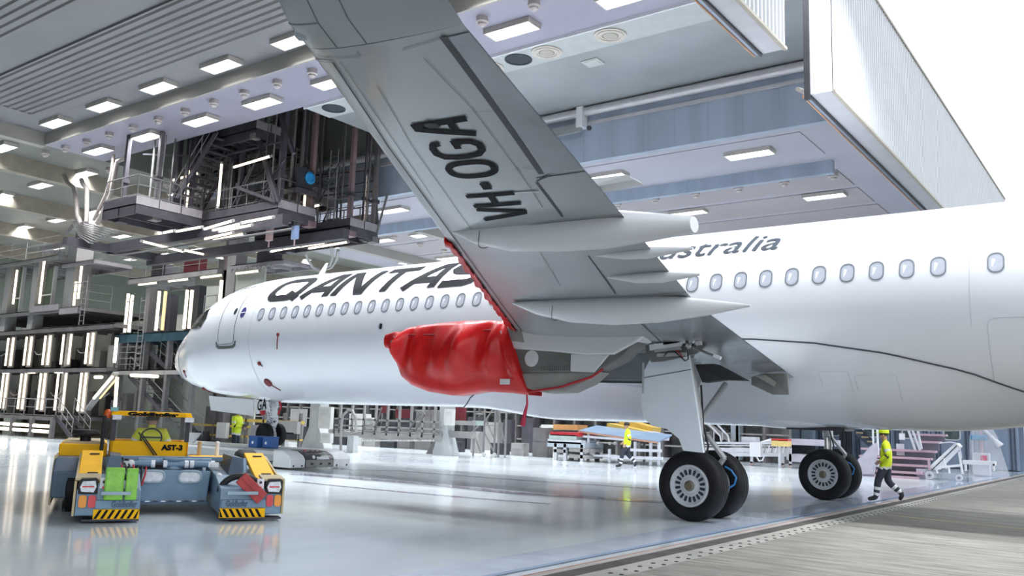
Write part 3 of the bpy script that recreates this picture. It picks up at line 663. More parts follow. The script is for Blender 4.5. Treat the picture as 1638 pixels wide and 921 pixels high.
MB().path([PY(u, v, Yb-.08) for u, v in ((1062, 570), (1068, 562), (1078, 561), (1088, 570), (1096, 577), (1101, 574), (1100, 563))], .011, 6).build('black_hose', m_black, gbay, 60)
MB().path([PY(u, v, Yb-.08) for u, v in ((1082, 560), (1088, 566), (1092, 572))], .010, 6).build('red_hose', m_redt, gbay, 60)
MB().tube(PY(1108, 555, Yb-.08), PY(1142, 569, Yb-.08), .022, 10).build('actuator', m_primd, gbay, 40); MB().tube(PY(1142, 568, Yb-.08), PY(1153, 573, Yb-.08), .03, 10).build('actuator_end', m_white, gbay, 40)
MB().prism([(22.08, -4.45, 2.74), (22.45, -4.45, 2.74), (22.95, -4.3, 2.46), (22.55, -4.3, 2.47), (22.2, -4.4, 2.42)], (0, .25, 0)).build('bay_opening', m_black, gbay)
# inboard flap end plates
pl = PY(1202, 600, -2.35); pr = PY(1260, 598, -2.35)
ep = MB().prism([PY(1202, 603, -2.35), PY(1222, 597, -2.35), PY(1259, 597, -2.35), PY(1261, 631, -2.35), PY(1236, 631, -2.35), PY(1202, 615, -2.35)], (0, .05, 0)).build('flap_end_plate', m_primd, wing)
MB().prism([PY(1208, 601, -2.40), PY(1224, 599, -2.40), PY(1241, 611, -2.40), PY(1238, 618, -2.40)], (0, .045, 0)).build('label_plate', m_prim, ep)
# ---- landing gear
m_tyre = M('tyre_black', (.010, .010, .013), .6, var=.3, scale=5, spec=.25); m_rim = M('rim_white', (.60, .62, .66), .35, .2); m_slot = M('slot_dark', (.02, .025, .04), .6); m_hub = M('hub_bronze', (.20, .18, .13), .4, .6)
R_ = .615; HW = .215
tp = [(.36, -.17), (.40, -.20), (.48, -HW), (.55, -.205), (.59, -.175), (R_-.006, -.12), (R_-.002, -.095), (R_-.014, -.09), (R_-.014, -.08), (R_, -.075), (R_, -.012), (R_-.014, -.008), (R_-.014, .008), (R_, .012), (R_, .075), (R_-.014, .08), (R_-.014, .09), (R_-.002, .095), (R_-.006, .12), (.59, .175), (.55, .205), (.48, HW), (.40, .20), (.36, .17)]
def wheel(x, y, hose=False):
    o = Vector((x, y, .608)); ax = (0, 1, 0)
    t = MB().lathe(tp, o, ax, 56, False).build('main_wheel', m_tyre, jet, 50)
    MB().lathe([(.375, -.165), (.355, -.205), (.335, -.205), (.32, -.17), (.30, -.135), (.15, -.135), (.13, -.165), (.001, -.165)], o, ax, 48, False).build('rim', m_rim, t, 40)
    MB().lathe([(.375, .165), (.33, .17), (.28, .10), (.001, .09)], o, ax, 40, False).build('brake_side', m_dark, t, 40)
    MB().lathe([(.095, -.165), (.09, -.185), (.06, -.195), (.055, -.21), (.001, -.215)], o, ax, 20).build('hub', m_hub, t, 40)
    sm = None
    for k in range(18):
        a = 6.28319*k/18
        if sm is None:
            q = MB().prism([Vector((-.020, 0, .19)), Vector((.020, 0, .19)), Vector((.026, 0, .27)), Vector((.0, 0, .29)), Vector((-.026, 0, .27))], (0, .01, 0)).build('slot', m_slot, t, world=False); sm = q.data
        else: q = part('slot', t, sm)
        q.location = (x-21.97, y-.146, .608); q.rotation_euler = (0, a, 0)
    if hose:
        MB().path([(x+.25, y+.235, .95), (x+.36, y+.26, .86), (x+.42, y+.26, .7), (x+.38, y+.26, .55), (x+.28, y+.24, .47)], .022, 8).build('blue_hose', M('hose_blue', (.03, .20, .50), .4), t, 60)
    return t
for y in (-4.26, -3.33, 3.33, 4.26):
    w = wheel(21.97, y)
    MB().path([(22.27, y-.235, .94), (22.40, y-.26, .88), (22.49, y-.26, .76), (22.46, y-.26, .64), (22.36, y-.25, .57)], .018, 8).build('blue_hose', M('hose_blue', (.03, .20, .50), .4), w, 60) if y in (-3.33, 4.26) else None
for s in (-1, 1):
    c = 3.795*s
    leg = MB().tube((21.97, c, .55), (21.9, c+.08*s, 1.55), .085, 14).tube((21.9, c+.08*s, 1.5), (21.75, c+.35*s, 3.0), .13, 14).build('main_gear_leg', m_gear, jet, 40)
    MB().tube((21.97, c-.45, .608), (21.97, c+.45, .608), .07, 12).build('axle', m_dark, leg, 40)
    MB().tube((21.9, c, .7), (21.9, c, 1.5), .065, 14).build('piston', m_chr, leg, 40)
    MB().bar((22.1, c, .75), (22.35, c, 1.1), .16, .05).bar((22.35, c, 1.1), (22.02, c, 1.5), .16, .05).build('torque_link', m_gear, leg)
    MB().tube((21.85, c, 1.7), (21.75, c-1.5*s, 2.5), .055, 10).build('side_stay', m_gear, leg, 40)
    MB().path([(22.0, c-.1, .9), (22.1, c-.12, 1.3), (22.0, c-.12, 1.7), (21.95, c-.1, 2.4)], .018, 6).build('brake_line', m_black, leg, 60)
gd = [(21.36, 2.79), (21.75, 2.86), (22.13, 2.90), (22.28, 2.0), (22.41, 1.20), (22.03, 1.22), (21.95, 1.42), (21.72, 1.58), (21.42, 1.63), (21.25, 1.78), (21.21, 2.0), (21.22, 2.53)]
gdo = MB().prism([(a, -4.82, c) for a, c in gd], (0, .06, 0)).build('gear_leg_door', M('gear_door_pale', (.78, .84, .90), .4, var=.03), jet, bevel=.01)
MB().bar((21.22, -4.825, 2.47), (22.18, -4.825, 2.62), .006, .012).build('seam', m_line, gdo); MB().box(21.24, 21.27, -4.85, -4.82, 2.2, 2.75).build('hinge', m_gear, gdo)
# nose gear wrapped in printed foil
def wrap_mat():
    m = bpy.data.materials.new('printed_foil'); m.use_nodes = True; nt = m.node_tree; N = nt.nodes.new; L = nt.links.new
    b = nt.nodes['Principled BSDF']; tc = N('ShaderNodeTexCoord'); v = N('ShaderNodeTexVoronoi'); v.inputs['Scale'].default_value = 16; r = N('ShaderNodeValToRGB'); r.color_ramp.interpolation = 'CONSTANT'
    e = r.color_ramp.elements; e[0].color = (.02, .02, .04, 1); e[1].position = .34; e[1].color = (.75, .75, .78, 1); q = e.new(.7); q.color = (.10, .12, .28, 1)
    L(tc.outputs['Object'], v.inputs['Vector']); L(v.outputs['Distance'], r.inputs[0]); L(r.outputs[0], b.inputs['Base Color']); b.inputs['Roughness'].default_value = .25; return m
ng = MB().path([(5.0, 0, .72), (5.02, 0, .9), (4.98, 0, 1.15), (5.03, 0, 1.4), (5.0, 0, 1.75), (5.0, 0, 2.1)], .16, 12, rs=[.2, .19, .16, .2, .17, .22]).build('nose_gear_leg', wrap_mat(), jet, 60)
for y in (-.25, .25):
    MB().lathe([(.2, -.09), (.3, -.11), (.36, -.09), (.38, 0), (.36, .09), (.3, .11), (.2, .09)], (5.0, y, .945), (0, 1, 0), 24).build('nose_wheel', m_tyre, ng, 50)
nd = MB().prism([PY(334, 633, -.6), PY(405, 639, -.6), PY(404, 665, -.6), PY(337, 656, -.6)], (0, .04, 0)).build('nose_gear_door', m_fair, jet)
nd2 = MB().prism([PY(405, 638, -.6), PY(428, 642, -.6), PY(431, 658, -.6), PY(410, 662, -.6)], (0, .04, 0)).build('nose_gear_door', m_fair, jet)
vs, fs = text2d('GA', .52, 0, .01); w_ = max(a for a, _ in vs); o0 = PY(411, 657, -.615); o1 = PY(426, 653, -.615)
MB().add([o0+(o1-o0)*(a/w_)+Vector((0, 0, c*.95)) for a, c in vs], fs).build('lettering', m_ink, nd2)
MB().prism([PY(415, 657, -.65), PY(424, 656, -.65), PY(424, 663, -.65), PY(417, 664, -.65)], (0, .02, 0)).build('red_tag', m_redt, nd2)
MB().prism([PY(434, 645, -.3), PY(443, 645, -.3), PY(443, 668, -.3), PY(435, 668, -.3)], (0, .02, 0)).build('paper_tag', m_white, ng)
MB().path([PY(446, 640, -.3), PY(450, 650, -.35), PY(445, 662, -.3)], .035, 6).build('red_streamer', m_redt, ng, 60)
# ---- red covers
b = MB(); top = [(15.72, 3.33), (15.95, 3.38), (16.2, 3.37), (16.45, 3.42), (16.8, 3.47), (17.4, 3.50), (18.0, 3.51), (18.6, 3.50), (18.92, 3.47), (19.0, 3.40)]
bot = [(15.74, 3.06), (15.98, 3.0), (16.12, 2.78), (16.35, 2.46), (16.65, 2.28), (17.1, 2.15), (17.7, 2.08), (18.4, 2.17), (19.1, 2.14), (19.55, 2.10)]
def ev(T, u):
    u *= len(T)-1; i = min(int(u), len(T)-2); t = u-i; return (T[i][0]+(T[i+1][0]-T[i][0])*t, T[i][1]+(T[i+1][1]-T[i][1])*t)
rings = []; NU, NV = 72, 18
rnd = random.Random(3)
folds = [(rnd.uniform(.12, 1), rnd.uniform(.02, .05), rnd.uniform(-.12, .12), rnd.uniform(.02, .045)) for _ in range(20)]
for i in range(NU+1):
    u = i/NU; tx, tz = ev(top, u); bx_, bz_ = ev(bot, u); ring = []
    hw = .12 if u < .1 else .12+.24*min(1, (u-.1)/.25)
    for side in (-1, 1):
        for k in range(NV):
            v = k/(NV-1); v = v if side < 0 else 1-v
            x = tx+(bx_-tx)*v; z = tz+(bz_-tz)*v; e = math.sin(math.pi*min(1, max(0, .06+.88*v)))**.35
            f = sum(a*math.exp(-((u+s*v-c)/w)**2)*math.sin(math.pi*min(1, v*1.15+.05)) for c, w, s, a in folds)*2.6
            ring.append((x, YP+side*(hw*e*(.9+.1*v)+f*(1 if u > .1 else .2)), z))
    rings.append(ring)
cov = thing('pylon_cover', 'big red tarpaulin cover wrapped over the engine pylon below the wing', 'cover', (17.6, YP, 2.1))
MB().loft(rings).build('tarpaulin', m_redc, cov, 70)
MB().path([(a, YP-.33, c+.03) for a, c in [(16.2, 3.2), (16.8, 3.24), (17.4, 3.22), (18.2, 3.26), (18.95, 3.27)]], .012, 6).build('drawstring', M('cord_dark_red', (.22, .01, .015), .6), cov, 60)
MB().box(19.02, 19.24, YP-.40, YP-.385, 2.28, 2.38).build('printed_label', m_white, cov); MB().box(18.93, 18.99, YP-.375, YP-.36, 3.16, 3.27).build('buckle', m_white, cov)
MB().path([(19.55, YP-.25, 2.15), (20.3, YP-.29, 2.25), (20.9, YP-.28, 2.42), (21.1, YP-.26, 2.55)], .022, 6).build('strap', m_redt, cov, 60)
MB().path([(19.42, YP-.1, 2.12), (19.45, YP-.12, 1.95), (19.4, YP-.12, 1.75), (19.36, YP-.12, 1.55)], .035, 6, rs=[.012, .02, .035, .05]).build('streamer', M('streamer_red', (.6, .03, .09), .5), cov, 60)
# red leading-edge guard
b = MB(); rings = []
for i in range(41):
    s = 10.9-(10.9-6.0)*i/40; off = .02+.016*math.sin(i*2.1)+.012*math.sin(i*.9)
    r = [wing_pt(s, t, -1, off) for t in (.035, .018, .006, .001)]+[wing_pt(s, t, 1, off) for t in (.006, .02, .05)]
    rings.append([(q[0]-(off if 2 <= k <= 4 else 0), q[1], q[2]) for k, q in enumerate(r)])
lg = b.loft(rings, False).build('leading_edge_guard', m_redc, None, 60); tag(lg, 'narrow red padded guard strapped along the wing leading edge', 'cover')
sol = lg.modifiers.new('thickness', 'SOLIDIFY'); sol.thickness = .015
# ================================================================ TOWING TRACTOR
m_yel = M('tractor_yellow', (.95, .50, .006), .5, var=.05, spec=.2); m_sand = M('tractor_sand', (.48, .38, .22), .5, var=.15, scale=2); m_blue = M('tractor_blue', (.17, .26, .36), .4, .1, var=.14, scale=2.5)
m_blued = M('tractor_blue_dark', (.07, .11, .16), .45, .2, var=.2, scale=3); m_green = M('chock_green', (.22, .52, .06), .5, var=.15, scale=6); m_redb = M('block_red', (.42, .05, .05), .6, var=.15, scale=6)
m_glass = M('cab_glass', (.45, .60, .58), .04, alpha=.10, var=.02); m_orange = M('lens_orange', (.85, .30, .02), .3, coat=.5); m_lensr = M('lens_red', (.65, .04, .05), .3, coat=.5); m_lensw = M('lens_white', (.75, .76, .80), .15, var=.2, scale=20)
tug = thing('towing_tractor', 'low yellow and blue aircraft towing tractor with a driver in its cab', 'tractor', (17.1, -11.2, 0), math.radians(60.97))
def tb(name, b, m, parent=None, smooth=0, bevel=0): return b.build(name, m, parent or tug, smooth, bevel, world=False)
def tt(s, size, x0, x1, y, z, m, name='lettering', parent=None, sy=1.):
    vs, fs = text2d(s, size, 0, .008); k = (x1-x0)/max(a for a, _ in vs); return tb(name, MB().add([(x0+a*k, y, z+c*sy) for a, c in vs], fs), m, parent)
# rear body, hood, decks
tb('rear_body', MB().prism([(-1.80, 1.4, .22), (-1.80, 5.4, .22), (-1.80, 5.4, .78), (-1.80, 1.9, .80), (-1.80, 1.4, .62)], (2.2, 0, 0)), m_blued, bevel=.02); tb('rear_side_body', MB().box(.4, 1.75, 2.3, 5.4, .2, .52), m_blued, bevel=.02)
hood = tb('hood', MB().box(-1.80, -1.06, 2.85, 5.4, .78, .99), m_yel, bevel=.02); tb('hood_lid', MB().box(-1.74, -1.10, 2.95, 5.3, .99, 1.02), m_sand, hood)
tb('intake_mushroom', MB().lathe([(.09, 0), (.09, .08), (.22, .09), (.235, .13), (.20, .19), (.05, .2)], (-1.42, 3.6, 1.02), (0, 0, 1), 20), m_black, hood, 40)
hr = tb('right_deck', MB().box(.26, .98, 2.3, 2.75, .76, .84), m_yel, bevel=.015)
for k in range(2): tb('deck_post', MB().lathe([(.035, 0), (.035, .24), (.02, .25)], (.42+k*.30, 2.62, .84), (0, 0, 1), 10), m_white if k % 2 else m_sand, hr, 40)
tb('side_panel', MB().prism([(-1.82, 1.6, .10), (-1.82, 5.4, .16), (-1.82, 5.4, .78), (-1.82, 2.0, .84), (-1.82, 1.75, .66)], (.03, 0, 0)), m_sand)
for k in range(5): tb('side_joint', MB().box(-1.825, -1.82, 2.2+k*.6, 2.21+k*.6, .2, .78), m_dark)
# cab
cabx0, cabx1, caby0, caby1 = -1.03, .22, 2.5, 3.7
cab = tb('cab', MB().box(cabx0, cabx1, caby0, caby0+.06, .80, 1.07).box(cabx0, cabx1, caby1-.06, caby1, .80, 1.07).box(cabx0, cabx0+.06, caby0, caby1, .8, 1.07).box(cabx1-.06, cabx1, caby0, caby1, .8, 1.07).box(cabx0, cabx1, caby0, caby1, .70, .80), m_yel, bevel=.012)
tt('AST-3', .12, -.22, .13, caby0-.006, .93, m_ink, parent=cab)
for (px, py) in ((cabx0+.035, caby0+.035), (cabx1-.035, caby0+.035), (cabx0+.035, caby1-.035), (cabx1-.035, caby1-.035)): tb('cab_post', MB().box(px-.035, px+.035, py-.035, py+.035, 1.07, 1.50), m_dark, cab)
roof = tb('cab_roof', MB().prism([(cabx0-.03, caby0-.04, 1.49), (cabx1+.03, caby0-.04, 1.49), (cabx1, caby0+.0, 1.57), (cabx0, caby0+.0, 1.57)], (0, caby1-caby0+.05, 0)), m_yel, cab, bevel=.012)
tb('cab_roof_sign', MB().box(cabx0+.12, cabx1-.08, caby0-.055, caby0-.035, 1.495, 1.565), m_yel, cab); tt('Goldhofer', .095, -.80, .02, caby0-.058, 1.50, m_ink, parent=cab, sy=.85)
for q in ([(cabx0+.07, caby0+.03, 1.07), (cabx1-.07, caby0+.03, 1.07), (cabx1-.07, caby0+.03, 1.49), (cabx0+.07, caby0+.03, 1.49)], [(cabx0+.07, caby1-.03, 1.07), (cabx1-.07, caby1-.03, 1.07), (cabx1-.07, caby1-.03, 1.49), (cabx0+.07, caby1-.03, 1.49)],
          [(cabx0+.03, caby0+.07, 1.07), (cabx0+.03, caby1-.07, 1.07), (cabx0+.03, caby1-.07, 1.49), (cabx0+.03, caby0+.07, 1.49)], [(cabx1-.03, caby0+.07, 1.07), (cabx1-.03, caby1-.07, 1.07), (cabx1-.03, caby1-.07, 1.49), (cabx1-.03, caby0+.07, 1.49)]):
    tb('cab_pane', MB().quad(*q), m_glass, cab)
stw = MB(); sc = Vector((-.38, 2.72, 1.13))
tb('steering_wheel', stw.path([sc+Vector((.17*math.cos(a), .06*math.sin(a), .15*math.sin(a))) for a in [6.2832*k/20 for k in range(21)]], .014, 6).bar(sc-Vector((.16, 0, .0)), sc+Vector((.16, 0, 0)), .03, .03), m_black, cab, 40)
tb('seat_back', MB().box(-.60, -.14, 2.78, 2.86, .82, 1.02), m_black, cab, bevel=.02)
tb('wiper', MB().bar((-.60, caby0-.02, 1.22), (-.32, caby0-.05, .84), .02).bar((-.55, caby0-.02, 1.2), (-.28, caby0-.05, .84), .02), m_black, cab)
bc = tb('beacon', MB().lathe([(.06, 0), (.06, .05), (.05, .12), (.02, .15)], (cabx0-.08, caby0+.1, 1.44), (0, 0, 1), 12), M('beacon_orange', (.75, .12, .02), .3), cab, 40)
tb('work_lamp', MB().box(cabx0+.0, cabx0+.14, caby0-.09, caby0-.02, 1.42, 1.50), m_lensw, cab); tb('work_lamp', MB().box(cabx1-.10, cabx1+.05, caby0-.09, caby0-.02, 1.41, 1.49), m_lensw, cab); tb('mirror', MB().box(cabx0-.04, cabx0+.08, caby0-.06, caby0-.03, 1.56, 1.63), M('mirror_teal', (.2, .45, .45), .3), cab); tb('mirror_arm', MB().tube((cabx0-.12, caby0+.0, .9), (cabx0-.12, caby0, 1.48), .03, 8), m_black, cab, 40)
# pods
def pod(s, x0, x1, label):
    xo, xi = (x0, x1) if s < 0 else (x1, x0)       # outer, inner side
    p_ = tb('front_pod', MB().prism([(x0, .0, .10), (x0, 2.3, .10), (x0, 2.3, .70), (x0, .9, .62), (x0, .28, .50), (x0, .02, .46)], (x1-x0, 0, 0)), m_blue, bevel=.015); p_['label'] = label
    e0, e1 = (x0+.24, x1) if s < 0 else (x0, x1-.24)
    bp_ = tb('bumper', MB().box(e0, e1, -.03, .02, .055, .19), m_yel, p_)
    n = 7; w = (e1-e0)/n
    for k in range(n):
        a = e0+k*w; tb('hazard_stripe', MB().quad((a+w*.1, -.033, .062), (a+w*.55, -.033, .062), (a+w*(.55+.75*(-s) if not (k == n-1 and s < 0) else .95), -.033, .183), (a+w*(.1+.75*(-s) if not (k == 0 and s > 0) else 0), -.033, .183)), m_ink, bp_)
    tb('bottom_plate', MB().box(x0+.1, x1, -.05, .2, .03, .055), m_dark, p_)
    np_ = tb('name_plate', MB().box(e0+.02, e1, -.035, .01, .20, .315), m_blue, p_)
    tt('Goldhofer', .115, e0+(.22 if s < 0 else .08), e1-(.04 if s < 0 else .26), -.038, .222, m_blued, parent=np_)
    bx0, bx1 = (xo+.02, xo+.27) if s < 0 else (xo-.25, xo-.0)
    hl = tb('lamp_cluster', MB().prism([(bx0, .0, .40), (bx1, -.01, .40), (bx1, -.01, .60), (bx1-.03, 0, .625), (bx0+.03, 0, .625), (bx0, 0, .60)], (0, .3, 0)), m_black, p_, bevel=.01)
    tb('head_lamp', MB().prism([(bx0+.04, -.012, .435), (bx1-.05, -.012, .425), (bx1-.02, -.012, .50), (bx1-.04, -.012, .585), (bx0+.05, -.012, .575), (bx0+.02, -.012, .50)], (0, -.012, 0)), m_lensw, hl)
    tb('head_lamp_bar', MB().box(bx0+.05, bx1-.05, -.03, -.022, .495, .515), m_lensr, hl)
    for k, (lx, m) in enumerate(((bx0+.02, m_orange if s < 0 else m_lensr), (bx0+.14, m_lensr if s < 0 else m_orange))):
        tb('tail_lens', MB().prism([(lx+a+.05, -.005, .30+c) for a, c in rrect(.10, .17, .035, 3)], (0, -.02, 0)), m, hl, 0)
    tb('switch_box', MB().box(*((bx1+.02, bx1+.12) if s < 0 else (bx0-.13, bx0-.03)), -.015, .05, .44, .62), m_white, p_)
    for z in (.49, .57): tb('switch_knob', MB().lathe([(.022, 0), (.018, .02)], ((bx1+.07) if s < 0 else (bx0-.08), -.016, z), (0, -1, 0), 10), m_lensr if z < .5 else m_dark, p_)
    tb('wheel_arch', MB().path([((x0+x1)/2+(.30 if s > 0 else .22)*math.cos(a)+.12*(-s), .35, .40+.24*math.sin(a)) for a in [math.pi*k/12 for k in range(13)]], .05, 8), m_black, p_, 60)
    tb('tray', MB().box(e0+.03 if s < 0 else e0, e1-.03, -.02, .0, .32, .48), M('tray_blue', (.22, .30, .38), .5), p_)
    tb('retaining_bar', MB().box(e0+.08, e1-.14, -.16, -.12, .40, .445), M('bar_pale_blue', (.32, .42, .50), .4), p_)
    ax0, ax1 = (-1.43, -1.12) if s < 0 else (1.08, 1.40)
    arm = tb('lift_arm_cover', MB().prism([(ax0, .42, .60), (ax0, 1.9, .93), (ax0, 1.9, .86), (ax0, .42, .53)], (ax1-ax0, 0, 0)), m_yel, p_, bevel=.012)
    for yy in (.62, 1.65): tb('arm_slot', MB().box(ax0+.12, ax0+.26, yy-.02, yy+.05, .60+(yy-.42)*.223, .61+(yy-.42)*.223+.01), m_dark, p_)
    sx_ = x0-.035 if s < 0 else x1+.005
    tb('arm_side', MB().prism([(sx_, .0, .10), (sx_, 2.3, .10), (sx_, 2.3, .84), (sx_, 1.9, .88), (sx_, .35, .60), (sx_, .0, .58)], (.03, 0, 0)), m_sand, p_)
    tb('arm_nose', MB().prism([(x0-.03, .0, .62), (x1+.03 if s > 0 else x0+.30, .0, .62), (x1+.03 if s > 0 else x0+.30, .42, .66), (x0-.03, .42, .66)] if s < 0 else [(x1-.30, .0, .62), (x1+.03, .0, .62), (x1+.03, .42, .66), (x1-.30, .42, .66)], (0, 0, -.03)), m_sand, p_)
    cx = (ax1+.10) if s < 0 else (ax0-.10)
    cy = tb('ram', MB().tube((cx, .95, .42), (cx, 1.25, .84), .06, 10), m_blue, p_, 40); tb('ram_rod', MB().tube((cx, .70, .36), (cx, .98, .5), .03, 10), m_chr, p_, 40)
    for (wy, wr) in ((.55, .27),):
        tb('tyre', MB().lathe([(.12, -.15), (wr-.04, -.17), (wr, -.12), (wr, .12), (wr-.04, .17), (.12, .15)], ((x0+x1)/2+.12*(-s), wy, wr), (1, 0, 0), 28), m_tyre, p_, 50)
    return p_
pL = pod(-1, -1.42, -.58, 'front pod holding green chocks'); pR = pod(1, .52, 1.42, 'front pod holding a red block')
tb('front_tyre', MB().lathe([(.15, -.05), (.30, -.07), (.35, -.05), (.35, .05), (.30, .07), (.15, .05)], (-1.53, 1.7, .35), (1, 0, 0), 30), m_tyre, None, 50)
for sx in (-1.5, 1.45):
    tb('rear_tyre', MB().lathe([(.15, -.16), (.40, -.19), (.45, -.13), (.45, .13), (.40, .19), (.15, .16)], (sx, 4.2, .45), (1, 0, 0), 30), m_tyre, None, 50)
# cradle between the pods
cr = tb('cradle_plate', MB().prism([(-.62, 1.15, .17), (.45, 1.15, .17), (.48, 1.15, .66), (-.62, 1.15, .68)], (0, .1, 0)), m_blue, bevel=.015)
for cx in (-.38, .17):
    q = rrect(.34, .18, .085, 5, cx, .57); tb('oval_frame', MB().path([(a, 1.135, c) for a, c in q+[q[0]]], .018, 6), M('bar_pale_blue', (.32, .42, .50), .4), cr, 40); tb('oval_window', MB().quad(*[(a, 1.14, c) for a, c in q]), m_lensw, cr)
for k in range(9): tb('wear_pad', MB().box(-.58+k*.115, -.51+k*.115, 1.10, 1.16, .15, .20), m_chr if k % 2 else m_dark, cr)
tb('cradle_rim', MB().bar((-.64, 1.1, .17), (.47, 1.1, .17), .06, .04), m_blued, cr)
tb('cross_tube', MB().tube((-.6, 1.4, .80), (.5, 1.4, .80), .05, 10), m_blue, cr, 40); tb('cross_beam', MB().box(-.85, .7, 1.55, 1.75, .80, .86), m_blue, cr)
for cx in (-.55, -.05, .35):
    tb('hydraulic_ram', MB().tube((cx-.16, 1.25, .76), (cx+.16, 1.25, .76), .05, 10), m_blue, cr, 40); tb('ram_collar', MB().tube((cx-.19, 1.25, .76), (cx-.13, 1.25, .76), .062, 10), m_lensw, cr, 40); tb('ram_collar', MB().tube((cx+.13, 1.25, .76), (cx+.19, 1.25, .76), .062, 10), m_lensw, cr, 40)
tb('turret', MB().lathe([(.14, .68), (.13, .80), (.16, .82), (.16, .85)], (-.08, 1.35, 0), (0, 0, 1), 20), m_blue, cr, 40); tb('tag_plate', MB().box(-.82, -.66, 1.2, 1.22, .72, .80), m_white, cr); tb('tag_plate', MB().box(.44, .60, 1.2, 1.22, .72, .80), m_white, cr)
for k in range(7): tb('hose', MB().path([(-.95+k*.06, 1.8, .8), (-.9+k*.07, 1.3, .86-.02*k), (-.8+k*.05, 1.0, .62), (-.72+k*.03, .95, .45)], .014, 6), m_black if k % 3 else m_redt, cr, 60)
for z in (.40, .50, .60): tb('white_button', MB().lathe([(.05, 0), (.05, .06), (.03, .08)], (.58, .92, z), (0, -1, 0), 12), m_white, cr, 40)
for sx in (-1.0, .80): tb('side_beam', MB().prism([(sx-.12, .9, .45), (sx+.14, .9, .45), (sx+.14, 1.0, .88), (sx-.02, 1.0, .9)], (0, 1.2, 0)), m_blued, cr)
# loads in the trays
ch = thing('wheel_chock', 'wide bright green chock in the left tray of the towing tractor', 'chock', (16.5, -12.0, .25), math.radians(60.97), 'green chocks')
MB().box(-.125, .125, -.05, .05, 0, .45).build('block', m_green, ch, bevel=.02, world=False); MB().box(-.1, .1, -.058, -.05, .05, .40).build('face', M('chock_green_pale', (.27, .58, .09), .5, var=.2, scale=8), ch, world=False)
Rz = Matrix.Rotation(math.radians(60.97), 3, 'Z')
def tw(x, y, z): return Vector((17.1, -11.2, 0))+Rz @ Vector((x, y, z))
ch.location = tw(-.945, -.075, .325); ch2 = dup(ch, tw(-.72, -.075, .325), 'narrow bright green chock in the left tray beside the wide one', group='green chocks'); ch2.scale = (.62, 1, .98)
rb = thing('tilted_block', 'tilted red block held in the right tray of the towing tractor', 'block', tw(.95, -.075, .30), math.radians(60.97))
Rb = Matrix.Rotation(.75, 3, 'Y')
b = MB().box(-.23, .23, -.04, .04, -.10, .10); b.v = [tuple(Rb @ Vector(q)+Vector((0, 0, .19))) for q in b.v]; b.build('slab', m_redb, rb, bevel=.012, world=False)
b = MB().box(-.21, .21, -.046, -.04, -.01, .0); b.v = [tuple(Rb @ Vector(q)+Vector((0, 0, .19))) for q in b.v]; b.build('groove', M('block_red_dark', (.30, .03, .03), .6), rb, world=False)
# ================================================================ TRANSPORT PLATFORM UNDER THE NOSE GEAR
m_pw = M('platform_white', (.74, .75, .76), .35, var=.04, coat=.2); m_pg = M('platform_grey', (.42, .45, .47), .35, .1, var=.06)
rc = thing('transport_platform', 'long low white and grey motorised platform under the nose wheel', 'platform', (4, -.43, 0))
ya, yb, zt = -1.63, .77, .52
MB().prism([(.3, ya, .10), (7.3, ya, .10), (7.3, ya, .42), (7.25, ya+.12, zt), (.0, ya+.12, zt), (-.15, ya, .46)], (0, yb-ya, 0)).build('chassis', m_pg, rc, bevel=.015)
MB().box(.0, 7.25, ya+.2, yb-.2, zt, zt+.04).build('deck', M('deck_pale', (.58, .60, .61), .4), rc)
for z in (.13, .19): MB().box(1.5, 7.2, ya-.012, ya, z, z+.03).build('rub_strip', m_black, rc)
def cap(y0, y1, m, nm):
    return MB().prism([(7.2, y0, .06), (8.0, y0, .06), (8.0, y0, .30), (7.9, y0, .42), (7.65, y0, .53), (7.2, y0, .56)], (0, y1-y0, 0)).build(nm, m, rc, 30, bevel=.03)
c1 = cap(ya, -1.05, m_pw, 'end_cap'); c2 = cap(.08, yb, m_pw, 'end_cap'); cm = cap(-1.05, .08, M('platform_black', (.02, .02, .024), .3), 'control_panel')
MB().box(8.0, 8.012, -1.03, .06, .07, .29).build('grille', m_primd, cm)
for k in range(3): MB().box(8.012, 8.02, -.85+k*.35, -.75+k*.35, .14, .20).build('grille_slot', m_black, cm)
q0 = Vector((7.985, -.72, .34))
vs, fs = text2d('mototok', .16, 0, .006); MB().add([(8.005-c*.42, -.60+a*.85, .305+c*.95) for a, c in vs], fs).build('lettering', m_white, cm)
MB().lathe([(.055, 0), (.055, .012), (.02, .014)], (7.97, -.72, .37), (1, 0, .4), 16).build('round_logo', m_white, cm)
MB().lathe([(.045, 0), (.045, .03), (.02, .04)], (7.7, -.85, .54), (0, 0, 1), 12).build('red_button', m_lensr, cm)
for k in range(7): MB().box(7.62, 7.70, -.7+k*.09, -.66+k*.09, .535, .55).build('indicator', m_lensr if k % 2 else m_white, cm)
for y in (-1.18, .20, .62, -1.5): MB().lathe([(.03, 0), (.025, .02)], (8.0, y, .12), (1, 0, 0), 8).build('socket', m_dark, c1 if y < -1 else c2)
vs, fs = text2d('RACER 8600', .26, 0, .006); k = 1.9/max(a for a, _ in vs); MB().add([(.55+a*k, ya-.006, .22+c*.75) for a, c in vs], fs).build('lettering', m_ink, rc)
MB().prism([(1.9, -1.2, zt+.04), (2.5, -1.2, zt+.04), (2.5, -.95, zt+.38), (1.9, -.95, zt+.38)], (0, .05, 0)).build('screen', m_pg, rc)
for x in (1.6, 3.2, 5.2, 6.6): MB().lathe([(.09, 0), (.09, .3)], (x, ya+.35, 0.0), (0, 1, 0), 16).build('wheel', m_black, rc)
for o in rc.children:
    if o.name.startswith('wheel'): o.location.z += .09
